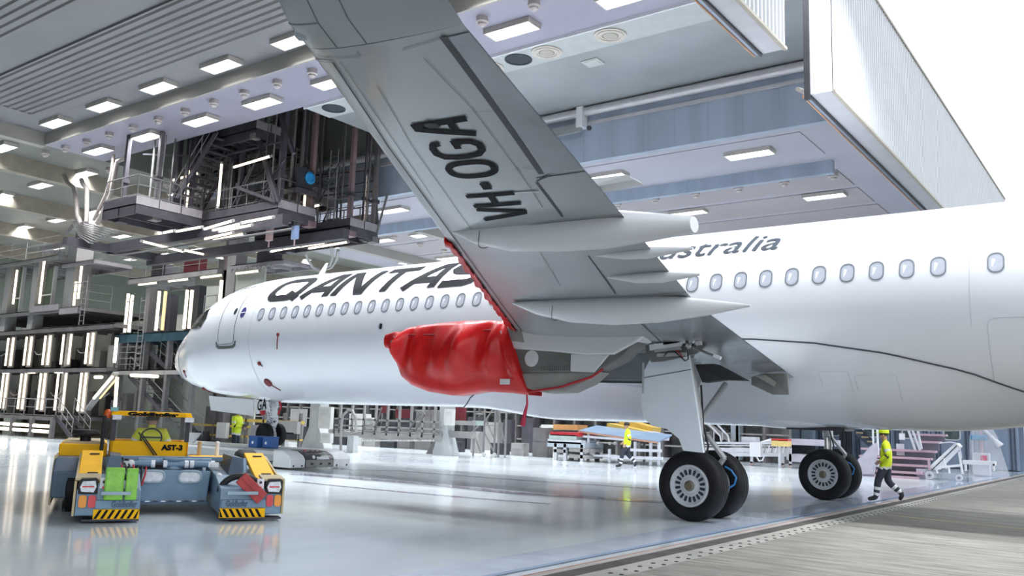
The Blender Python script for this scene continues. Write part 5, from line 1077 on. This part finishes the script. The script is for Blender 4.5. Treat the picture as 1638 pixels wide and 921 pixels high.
for par, x, y, z0, z1 in ((h2, 1.4, 3.3, 9.3, 12.3), (h3, 2.6, 4.05, 9, 12.2), (h4, -.5, 3.75, 10.6, 12.3), (md, -12.6, YM-.1, ZL, ZT+1.8), (ud, -17.0, YD-.3, 5.95, 8.6)):
    for s in (-.22, .22): MB().tube((x+s, y, z0), (x+s, y, z1), .025, 6).build('ladder_rail', m_rail, par)
    for k in range(int((z1-z0)/.3)): MB().tube((x-.22, y, z0+.2+k*.3), (x+.22, y, z0+.2+k*.3), .016, 5).build('rung', m_rail, par)
# yellow racks behind the nose wheel
yr = thing('yellow_rack', 'low rack with yellow beams behind the wrapped nose leg', 'rack', (-5, 7, 0))
for (u0, u1, v, th) in ((388, 482, 672, .14), (300, 405, 678, .10), (300, 480, 693, .08)):
    p0, p1 = PY(u0, v, 7.5), PY(u1, v, 7.5); MB().box(p0.x, p1.x, 7.5, 7.7, p0.z-th/2, p0.z+th/2).build('beam', m_ydk, yr)
for u in (302, 340, 392, 420, 452, 478): q = PY(u, 690, 7.5); MB().box(q.x-.06, q.x+.06, 7.5, 7.62, 0, 1.7).build('upright', m_st, yr)
for (u0, u1, v0, v1, m) in ((440, 476, 674, 692, m_stl), (444, 470, 692, 702, m_dark), (345, 362, 676, 700, m_box), (305, 330, 690, 712, m_std), (400, 415, 680, 700, m_toe)):
    p0, p1 = PY(u0, v1, 7.3), PY(u1, v0, 7.3); MB().box(p0.x, p1.x, 7.3, 7.5, p0.z, p1.z).build('load', m, yr)
# ================================================================ PEOPLE
m_hv = M('hi_vis_yellow', (.72, .86, .02), .6, var=.08, scale=8); m_navy = M('navy_cloth', (.030, .036, .055), .8, var=.25, scale=9); m_skin = M('skin', (.50, .30, .21), .5); m_refl = M('reflective_band', (.70, .72, .74), .4); m_shoe = M('black_shoe', (.015, .015, .018), .5); m_hair = M('dark_hair', (.025, .018, .014), .7)
def person(label, loc, rz, J, cap='none', hands=True):
    """J: joint -> (x, y, z); local +y is the way the person faces"""
    base = dict(pelvis=(0, 0, .96), waist=(0, .0, 1.12), chest=(0, .01, 1.35), neck=(0, .02, 1.50), jaw=(0, .05, 1.58), skull=(0, .04, 1.70),
        shl=(-.19, 0, 1.43), shr=(.19, 0, 1.43), ell=(-.27, -.05, 1.16), elr=(.27, -.05, 1.16), wrl=(-.27, .08, .93), wrr=(.27, .08, .93),
        hil=(-.10, 0, .92), hir=(.10, 0, .92), knl=(-.10, .02, .50), knr=(.10, .02, .50), anl=(-.10, 0, .09), anr=(.10, 0, .09), tol=(-.11, .19, .045), tor=(.11, .19, .045))
    base.update(J); P = {k: Vector(v) for k, v in base.items()}
    R = dict(pelvis=.185, waist=.185, chest=.195, neck=.066, jaw=.078, skull=.092, shl=.10, shr=.10, ell=.075, elr=.075, wrl=.046, wrr=.046, hil=.118, hir=.118, knl=.095, knr=.095, anl=.070, anr=.070, tol=.045, tor=.045)
    E_ = [('pelvis', 'waist'), ('waist', 'chest'), ('chest', 'neck'), ('neck', 'jaw'), ('jaw', 'skull'), ('chest', 'shl'), ('chest', 'shr'), ('shl', 'ell'), ('shr', 'elr'), ('ell', 'wrl'), ('elr', 'wrr'), ('pelvis', 'hil'), ('pelvis', 'hir'), ('hil', 'knl'), ('hir', 'knr'), ('knl', 'anl'), ('knr', 'anr'), ('anl', 'tol'), ('anr', 'tor')]
    P['nose'] = P['jaw'].lerp(P['skull'], .35)+Vector((0, .105, 0)); R['nose'] = .016
    P['nos0'] = P['jaw'].lerp(P['skull'], .5)+Vector((0, .07, 0)); R['nos0'] = .03
    E_ += [('jaw', 'nos0'), ('nos0', 'nose')]
    for s in ('l', 'r'):
        sg = -1 if s == 'l' else 1; d = (P['wr'+s]-P['el'+s]).normalized(); pal = P['wr'+s]+d*.075; P['pa'+s] = pal; R['pa'+s] = .034; E_.append(('wr'+s, 'pa'+s))
        if not hands: continue
        side = d.cross(Vector((sg, 0, 0)))
        if side.length < .2: side = Vector((0, 1, 0))
        side.normalize(); inw = Vector((-sg, 0, 0))
        for i, (o, ln) in enumerate(((-.030, .055), (-.010, .068), (.010, .072), (.030, .062))):
            a, c, e = 'f%s%da' % (s, i), 'f%s%db' % (s, i), 'f%s%dc' % (s, i)
            P[a] = pal+side*o+d*.03; P[c] = P[a]+d*ln*.6+inw*.012; P[e] = P[c]+d*ln*.45+inw*.028
            for q in (a, c, e): R[q] = .0092
            E_ += [('pa'+s, a), (a, c), (c, e)]
        P['t%sa' % s] = pal+side*.045-d*.02; P['t%sb' % s] = pal+side*.062+d*.03+inw*.01
        R['t%sa' % s] = .0105; R['t%sb' % s] = .0095; E_ += [('pa'+s, 't%sa' % s), ('t%sa' % s, 't%sb' % s)]
    names = list(P); me = bpy.data.meshes.new('body'); me.from_pydata([P[n] for n in names], [(names.index(a), names.index(c)) for a, c in E_], [])
    o = bpy.data.objects.new('person', me); COL.objects.link(o)
    sk = o.modifiers.new('skin', 'SKIN'); sk.use_smooth_shade = True; sd = o.modifiers.new('smooth', 'SUBSURF'); sd.levels = 2; sd.render_levels = 2
    for n, v in zip(names, me.skin_vertices[0].data):
        r = R[n]; v.radius = (r, r); v.use_root = n == 'pelvis'
        if n in ('chest', 'waist', 'pelvis'): v.radius = (r*1.0, r*.82)
    dg = bpy.context.evaluated_depsgraph_get(); nm = bpy.data.meshes.new_from_object(o.evaluated_get(dg))
    bpy.data.objects.remove(o)
    nm.materials.clear()
    for m in (m_hv, m_navy, m_skin, m_refl, m_shoe): nm.materials.append(m)
    segs = [(P[a], P[c], a, c) for a, c in E_]
    for f in nm.polygons:
        c = f.center; bd = 9; bs = None; bt = 0
        for a, e, na, ne in segs:
            ab = e-a; t = max(0, min(1, (c-a).dot(ab)/max(1e-6, ab.length_squared))); d = (c-(a+ab*t)).length
            d -= R[na]*(1-t)+R[ne]*t
            if d < bd: bd, bs, bt = d, (na, ne), t
        na, ne = bs; k = 0
        if na in ('jaw', 'neck', 'nos0') or ne in ('jaw', 'nos0', 'nose'): k = 2 if (na != 'neck' or bt > .35) else 0
        elif na[:2] in ('pa', 'f', 't') or na[0] in 'ft' or ne[:2] == 'pa': k = 2
        elif na[:2] in ('sh',): k = 3 if .55 < bt < .72 else 0
        elif na[:2] == 'el': k = 1 if bt < .3 else 0
        elif na[:2] == 'hi' and (P['knl'].z > P['pelvis'].z-.1 or c.z < P['pelvis'].z-.15): k = 1
        elif na[:2] == 'hi': k = 3 if c.z < P['pelvis'].z-.09 else 0
        elif na[:2] == 'kn': k = 3 if (.35 < bt < .52 or .68 < bt < .84) else 1
        elif na[:2] == 'an': k = 4
        elif na == 'pelvis': k = 1 if c.z < P['pelvis'].z-.15 else (3 if c.z < P['pelvis'].z-.09 else 0)
        f.material_index = k
    nm.polygons.foreach_set('use_smooth', [True]*len(nm.polygons))
    ob = bpy.data.objects.new('person', nm); COL.objects.link(ob); ob.location = loc; ob.rotation_euler = (0, 0, rz); tag(ob, label, 'person')
    s_, j_ = P['skull'], P['jaw']; up = (s_-j_).normalized()
    hb = MB().loft([[s_+Vector((.103*q*math.cos(a)-.0, .112*q*math.sin(a)-.018, h)) for a in [6.2832*k/16 for k in range(16)]] for q, h in ((.98, -.035), (1.02, .0), (.95, .05), (.72, .085), (.3, .105), (.02, .108))])
    hair = hb.build('hair', m_hair, ob, 60, world=False)
    for sg in (-1, 1):
        MB().ball(j_.lerp(s_, .45)+Vector((sg*.098, .0, 0)), .028, 8, (.4, .8, 1.2)).build('ear', m_skin, ob, 60, world=False); MB().ball(j_.lerp(s_, .62)+Vector((sg*.035, .092, 0)), .011, 8).build('eye', m_black, ob, 60, world=False)
    MB().bar(j_+Vector((-.03, .083, .015)), j_+Vector((.03, .083, .015)), .008, .01).build('mouth', M('lips', (.35, .14, .12), .5), ob, world=False)
    if cap != 'none':
        cmt = m_hv if cap == 'yellow' else m_navy
        cb = MB().loft([[s_+Vector((.115*q*math.cos(a), .125*q*math.sin(a)-.01, h)) for a in [6.2832*k/16 for k in range(16)]] for q, h in ((1.0, .0), (1.0, .05), (.85, .10), (.4, .13), (.02, .135))])
        c_ = cb.build('cap', cmt, ob, 60, world=False)
        MB().prism([s_+Vector((x, y, .01)) for x, y in ((-.09, .08), (-.07, .19), (0, .22), (.07, .19), (.09, .08))], (0, 0, .012)).build('brim', cmt, c_, world=False)
    return ob
walkA = dict(hil=(-.10, .02, .92), knl=(-.11, .20, .53), anl=(-.11, .26, .09), tol=(-.12, .46, .05), hir=(.10, -.02, .92), knr=(.11, -.02, .50), anr=(.11, -.36, .20), tor=(.12, -.28, .05))
p1 = person('man in yellow hi-vis jacket and cap striding over the threshold by the right wheels', (23.2, 4.2, 0), math.radians(103), dict(walkA, elr=(.26, -.10, 1.16), wrr=(.20, .10, 1.02), ell=(-.26, -.06, 1.16), wrl=(-.20, .12, 1.02)), 'yellow'); p1.scale = (.975, .975, .975)
p2 = person('man in yellow hi-vis jacket walking in front of the blue panel trestle', (11.55, 12.3, 0), math.radians(119), dict(walkA, elr=(.27, -.06, 1.16), wrr=(.25, .14, 1.0), ell=(-.27, -.10, 1.15), wrl=(-.25, .05, .93), skull=(0, .05, 1.69)), 'none')
q = PZ(376, 735); p3 = person('man in yellow hi-vis jacket holding a tablet behind the motorised platform', (1.35, 1.35, 0), math.radians(-70), dict(ell=(-.26, .04, 1.16), wrl=(-.12, .26, 1.10), elr=(.26, .04, 1.16), wrr=(.12, .26, 1.10)), 'none')
t3 = MB().box(-.13, .13, .33, .35, 1.05, 1.22).build('tablet', m_black, None); t3.location = p3.location; t3.rotation_euler = p3.rotation_euler; tag(t3, 'dark tablet held by the man behind the motorised platform', 'tablet')
sit = dict(pelvis=(0, 0, .12), waist=(0, 0, .26), chest=(0, .02, .46), neck=(0, .03, .60), jaw=(0, .06, .66), skull=(0, .05, .775), shl=(-.20, .02, .53), shr=(.20, .02, .53), ell=(-.30, -.02, .30), elr=(.30, -.02, .30), wrl=(-.22, .20, .24), wrr=(.22, .20, .24),
    hil=(-.10, .04, .10), hir=(.10, .04, .10), knl=(-.13, .42, .12), knr=(.13, .42, .12), anl=(-.13, .48, -.22), anr=(.13, .48, -.22), tol=(-.13, .62, -.25), tor=(.13, .62, -.25))
p4 = person('driver in yellow hi-vis jacket and dark cap seated in the tractor cab', tw(-.37, 2.98, .68), math.radians(60.97), sit, 'navy')
# ================================================================ EQUIPMENT UNDER AND BEYOND THE FUSELAGE
m_lil = M('stand_lilac', (.50, .47, .55), .45, var=.08); m_lilp = M('tread_pink', (.52, .36, .42), .5, var=.08); m_pale = M('bench_pale', (.60, .61, .66), .4, var=.06); m_panel = M('panel_blue', (.22, .32, .46), .3, var=.15, scale=1.2)
def pbox(name, u0, u1, v0, v1, y, d, m, par):
    a, c = PY(u0, v1, y), PY(u1, v0, y); return MB().box(a.x, c.x, y, y+d, max(a.z, 0.0), c.z).build(name, m, par)
def pbar(name, a, c, y, w, m, par): return MB().bar(PY(*a, y), PY(*c, y), w).build(name, m, par)
# board stack on a low stand
t = thing('board_stack', 'stack of pale and red boards on a low stand left of the blue panel', 'stack', (6.8, 14.8, 0)); Y = 14.8
for (v0, v1, u0, u1, m) in ((692, 696, 880, 926, m_redt), (696, 702, 878, 922, M('board_mint', (.42, .50, .47), .5)), (704, 708, 876, 930, m_pale), (708, 714, 875, 936, M('board_bluegrey', (.42, .47, .52), .5)), (719, 723, 884, 905, m_stl)): pbox('board', u0, u1, v0, v1, Y, 1.6, m, t)
for u in (888, 903, 930): q = PY(u, 730, Y); MB().box(q.x-.07, q.x+.07, Y, Y+.14, 0, .75).build('leg', m_pale, t); MB().box(q.x-.09, q.x+.09, Y+1.3, Y+1.45, 0, .75).build('leg', m_st, t)
for v in (718, 728): pbox('shelf', 910, 942, v, v+4, Y, 1.2, m_stl, t)
# blue panel trestle
t = thing('panel_trestle', 'long trestle carrying a sloping blue panel behind the walking man', 'trestle', (9, 15.5, 0)); Y = 15.2
a, c = PY(925, 688, Y), PY(1052, 706, Y); MB().add([a, c, c+Vector((-.6, 2.6, .30)), a+Vector((-.6, 2.6, .25)), a-Vector((0, 0, .07)), c-Vector((0, 0, .07)), c+Vector((-.6, 2.6, .23)), a+Vector((-.6, 2.6, .18))], [(0, 1, 2, 3), (7, 6, 5, 4), (0, 4, 5, 1), (1, 5, 6, 2), (2, 6, 7, 3), (3, 7, 4, 0)]).build('blue_panel', m_panel, t)
pbar('panel_edge', (925, 690), (1052, 708), Y-.03, .07, M('edge_rust', (.45, .25, .18), .5), t); pbar('frame_rail', (925, 697), (1000, 703), Y, .10, m_pale, t); pbar('frame_rail', (938, 728), (1000, 730), Y, .08, m_pale, t); pbar('frame_rail', (1000, 719), (1058, 721), Y, .12, m_pale, t); pbar('frame_rail', (978, 731), (1060, 733), Y, .12, m_pale, t)
for u, v0 in ((940, 692), (974, 718), (1015, 706), (1040, 707), (1053, 707)):
    q = PY(u, 735, Y); zt = PY(u, v0, Y).z; MB().box(q.x-.05, q.x+.05, Y, Y+.1, .06, zt).build('leg', m_pale, t); MB().lathe([(.06, 0), (.06, .05)], (q.x, Y+.02, .062), (0, 1, 0), 10).build('castor', m_box, t)
pbar('brace', (940, 735), (955, 726), Y, .05, m_st, t)
for u in (957, 976, 984): q = PY(u, 709, Y-.1); MB().lathe([(.07, 0), (.07, .06), (.03, .08)], q, (0, -1, 0), 10).build('clamp', m_stl, t)
# yellow and lilac beams
for i, (a, c, m, y, lab) in enumerate((((978, 681), (1046, 696), m_ydk, 18.2, 'lower yellow beam lying behind the walking man'), ((998, 674), (1050, 688), m_ydk, 19, 'upper yellow beam lying behind the walking man'), ((1040, 694), (1064, 700), m_lil, 18.0, 'short lilac block at the end of the yellow beams'), ((893, 683), (932, 684), M('beam_orange', (.55, .28, .10), .5), 17.5, 'short orange topped beam above the board stack'))):
    o = thing('packing_beam', lab, 'beam', PY(*a, y)); p0, p1 = PY(*a, y), PY(*c, y); MB().bar(p0, p1, .9, .26).build('timber', m, o); MB().bar(p0-Vector((0, .45, .2)), p1-Vector((0, .45, .2)), .06, .12).build('underlay', m_dark, o)
st = thing('beam_stand', 'grey frame stand holding the yellow beams', 'stand', (10.5, 18, 0))
for u in (990, 1012, 1030, 1055): q = PY(u, 700, 18.6); MB().box(q.x-.05, q.x+.05, 18.6, 18.7, 0, q.z).build('leg', m_st, st)
pbar('rail', (985, 703), (1058, 707), 18.6, .1, m_st, st)
# stairs with white handrails and the column behind the left wheels
t = thing('rail_stair', 'white railed stair beside a grey column behind the left main wheels', 'stair', (10.5, 26, 0)); Y = 25.5
stair(t, PY(1190, 722, Y), PY(1120, 668, Y), (0, 1, 0), 1.2, 9, m_stl, False)
for d in (0, 14): 
    MB().path([PY(1127+d, 672, Y-.1), PY(1152+d*.9, 697, Y-.1), PY(1154+d*.9, 708, Y-.1)], .05, 8).build('handrail', m_pale, t, 60); pbar('baluster', (1142+d, 688), (1142+d, 704), Y-.1, .04, m_pale, t)
pbox('column', 1169, 1182, 660, 735, Y+.5, .6, M('column_bluegrey', (.36, .42, .47), .45), t)
t = thing('blue_cabin', 'wide slate blue cabin wall behind the long bench', 'cabin', (15, 30, 0)); pbox('wall_panel', 1182, 1300, 660, 702, 30, .4, M('cabin_slate', (.20, .25, .31), .45, var=.12), t); pbox('base_panel', 1182, 1300, 702, 736, 30.1, .3, m_dark, t)
for k in range(4): pbox('seam', 1205+k*25, 1206+k*25, 662, 702, 29.97, .03, m_dark, t)
# long bench
t = thing('long_bench', 'long pale roller bench with a white cabinet between the wheels', 'bench', (12, 22, 0)); Y = 21.5
for v, w in ((708, .10), (712, .06), (719, .2), (726, .18)): pbar('rail', (1110, v), (1262, v+1), Y, w, m_pale, t)
for k in range(10): pbox('roller', 1128+k*12, 1129.5+k*12, 708, 713, Y-.02, .3, m_dark, t)
pbox('cabinet', 1199, 1216, 708, 730, Y-.3, .5, m_white, t); pbox('top_box', 1186, 1208, 699, 707, Y+.2, .6, m_pale, t); pbox('side_frame', 1258, 1262, 702, 735, Y, .3, m_pale, t); pbox('side_deck', 1262, 1330, 704, 711, Y, 1.4, m_lil, t); pbox('lower_deck', 1262, 1330, 729, 738, Y, 1.4, m_lil, t)
for u in (1202, 1252, 1264): q = PY(u, 745, Y); MB().box(q.x-.06, q.x+.06, Y, Y+.1, .12, .9).build('leg', m_pale, t); MB().lathe([(.1, 0), (.1, .07)], (q.x, Y, .1), (0, 1, 0), 12).build('castor', M('castor_rose', (.45, .36, .36), .5), t)
MB().path([PY(u, v, Y-.3) for u, v in ((1210, 730), (1214, 737), (1220, 736), (1222, 729))], .04, 8).build('hose', m_pale, t, 60)
for k in range(6): pbar('strut', (1222+k*6, 724), (1225+k*6, 712), Y-.1, .05, m_white if k % 2 else m_stl, t)
o = thing('sign_box', 'yellow box with a red top on a stand before the long bench', 'box', PY(1246, 713, 20.6)); pbox('body', 1234, 1260, 704.5, 713, 20.6, .5, M('sign_yellow', (.80, .60, .22), .5), o); pbox('top', 1234, 1260, 702, 704.5, 20.6, .5, m_lensr, o); q = PY(1247, 720, 20.85); MB().box(q.x-.05, q.x+.05, 20.8, 20.9, 0, PY(1247, 713, 20.6).z).build('stand', m_pale, o)
o = thing('pipe_bundle', 'pale tapered pipe lying on the long bench left of the yellow box', 'pipe', PY(1225, 708, 21.6)); MB().tube(PY(1216, 708, 21.6), PY(1234, 704, 21.6), .05, 8, .10).build('pipe', m_pale, o, 40); MB().tube(PY(1214, 709, 21.6), PY(1217, 708, 21.6), .07, 8).build('collar', m_stl, o, 40)
# dark stair on the right wall
t = thing('wall_stair', 'dark blue stair with amber treads behind the right main wheels', 'stair', (17, 31, 0)); Y = 31
stair(t, PY(1392, 712, Y), PY(1345, 668, Y), (0, 1, 0), 1.2, 9, M('stair_navy', (.06, .08, .12), .5), False)
for k in range(4): pbox('tread_edge', 1360+k*9, 1371+k*9, 684+k*7, 686+k*7, Y-.05, .05, M('tread_amber', (.55, .42, .25), .5), t)
for u0 in (1343, 1349, 1356): pbox('dark_post', u0, u0+3, 665, 735, Y+1.3, .2, m_std, t)
# pink mobile steps
t = thing('mobile_steps', 'lilac mobile steps with pink treads behind the man in the cap', 'steps', (20, 18, 0)); Y = 17.6
for k in range(7):
    v = 763-k*11.5; u0 = 1384-(4-abs(k-3))*2.5; u1 = 1468+k*7
    if k > 4: u0 = 1458; u1 = 1495+(k-4)*9
    a, c = PY(u0, v, Y+k*.35), PY(u1, v, Y+k*.35); MB().box(a.x, c.x, Y+k*.35, Y+k*.35+.42, a.z-.05, a.z+.03).build('tread', m_lilp, t); MB().box(a.x+.1, c.x-.1, Y+k*.35+.36, Y+k*.35+.40, max(.05, a.z-.36), a.z-.06).build('riser', M('riser_grey', (.25, .25, .30), .6), t)  # pink treads, risers in an even blue-grey
MB().prism([PY(1372, 735, Y), PY(1384, 723, Y), PY(1392, 714, Y), PY(1402, 707, Y), PY(1404, 720, Y), PY(1398, 765, Y), PY(1380, 766, Y)], (0, .06, 0)).build('side_plate', m_lil, t)
for u in (1398, 1405): MB().tube(PY(u, 728, Y+.4), PY(u-2, 678, Y+.4), .04, 8).build('rail_post', m_white, t)
for a, c in (((1452, 684), (1464, 720)), ((1458, 684), (1472, 720)), ((1467, 684), (1474, 718))): MB().tube(PY(*a, Y+1.2), PY(*c, Y+1.2), .05, 8).build('handrail', m_pale, t, 40)
pbox('plate', 1394, 1406, 734, 746, Y-.05, .05, m_lil, t); pbox('notice', 1438, 1447, 693, 703, Y+1.5, .04, m_white, t); pbox('notice', 1434, 1446, 710, 728, Y+1.5, .04, m_pale, t); pbox('base_rail', 1380, 1470, 763, 766, Y, .1, m_lilp, t)
# white slanted trolley
t = thing('slanted_trolley', 'white trolley with a slanted panel and small wheels right of the pink steps', 'trolley', (21.5, 18.5, 0)); Y = 18.2
MB().prism([PY(1484, 748, Y), PY(1528, 708, Y), PY(1533, 714, Y), PY(1497, 752, Y)], (0, .9, 0)).build('slant_panel', m_white, t, bevel=.02); MB().prism([PY(1490, 751, Y-.02), PY(1530, 712, Y-.02), PY(1531, 713, Y-.02), PY(1491, 752, Y-.02)], (0, .02, 0)).build('panel_groove', m_dark, t)
pbox('drum', 1466, 1480, 750, 766, Y, .5, m_lil, t); pbar('frame', (1497, 748), (1536, 744), Y, .09, m_white, t); pbar('frame', (1534, 722), (1540, 758), Y, .07, m_white, t); pbar('frame', (1510, 733), (1514, 750), Y, .06, m_white, t); pbar('frame', (1497, 748), (1500, 757), Y, .06, m_white, t); pbar('frame', (1518, 748), (1519, 757), Y, .06, m_white, t); pbar('mast', (1485, 732), (1487, 752), Y-.1, .07, m_lilp, t)
for u, v, r in ((1487, 760, .16), (1534, 756, .13)):
    q = PY(u, v, Y-.1); w = MB().lathe([(r*.55, -.04), (r*.9, -.05), (r, 0), (r*.9, .05), (r*.55, .04)], (q.x, Y-.1, r), (0, 1, 0), 20, False).build('wheel', m_pale, t, 50); MB().lathe([(r*.2, -.04), (r*.2, .04)], (q.x, Y-.1, r), (0, 1, 0), 10).build('hub', m_dark, w)
MB().path([PY(u, v, Y-.05) for u, v in ((1502, 709), (1510, 708), (1520, 707), (1530, 709), (1535, 716), (1538, 728), (1538, 733))], .025, 6).build('hand_loop', m_pale, t, 60)
pbox('low_bench', 1540, 1591, 738, 742, Y+3, .5, m_white, t)
for u in (1543, 1588): pbox('bench_leg', u, u+3, 742, 753, Y+3, .1, m_white, t)
# plastic-wrapped machine
m_film = M('clear_film', (.80, .82, .88), .15, alpha=.28, var=.1, scale=4, bump=.3)
t = thing('wrapped_machine', 'pale machine draped in clear plastic film with a slanting suction arm', 'machine', (21.5, 25, 0)); Y = 24.5
c0 = PY(1572, 752, Y); H = [(0, .50), (.5, .46), (1.1, .42), (1.7, .40), (2.2, .24), (2.5, .12)]
fr = MB(); rings = []
for z, r in H: rings.append([(c0.x+(r+.10*math.sin(5*a)+(.6*(1-z/2.5) if math.cos(a) > .3 else 0)*.8)*math.cos(a), Y+r*.7*math.sin(a), z) for a in [6.2832*k/24 for k in range(24)]])
fr.loft(rings, True, False).build('film', m_film, t, 60)
MB().box(c0.x-.35, c0.x+.3, Y-.25, Y+.25, .05, 1.0).build('body', m_pale, t, bevel=.03); MB().tube((c0.x, Y, 1.0), (c0.x, Y, 2.5), .08, 10).build('stem', m_lilp, t); MB().box(c0.x-.4, c0.x+.25, Y-.2, Y+.2, 1.55, 1.78).build('blue_cloth', M('cloth_blue', (.06, .26, .45), .6), t, bevel=.05); MB().box(c0.x-.02, c0.x+.22, Y-.3, Y-.2, .5, .9).build('red_part', M('part_red', (.60, .15, .22), .5), t)
MB().tube(PY(1572, 686, Y), PY(1590, 703, Y), .09, 10).build('suction_arm', m_pale, t, 40); MB().tube(PY(1590, 703, Y), PY(1600, 714, Y), .09, 10, .18).build('suction_nozzle', m_pale, t, 40)
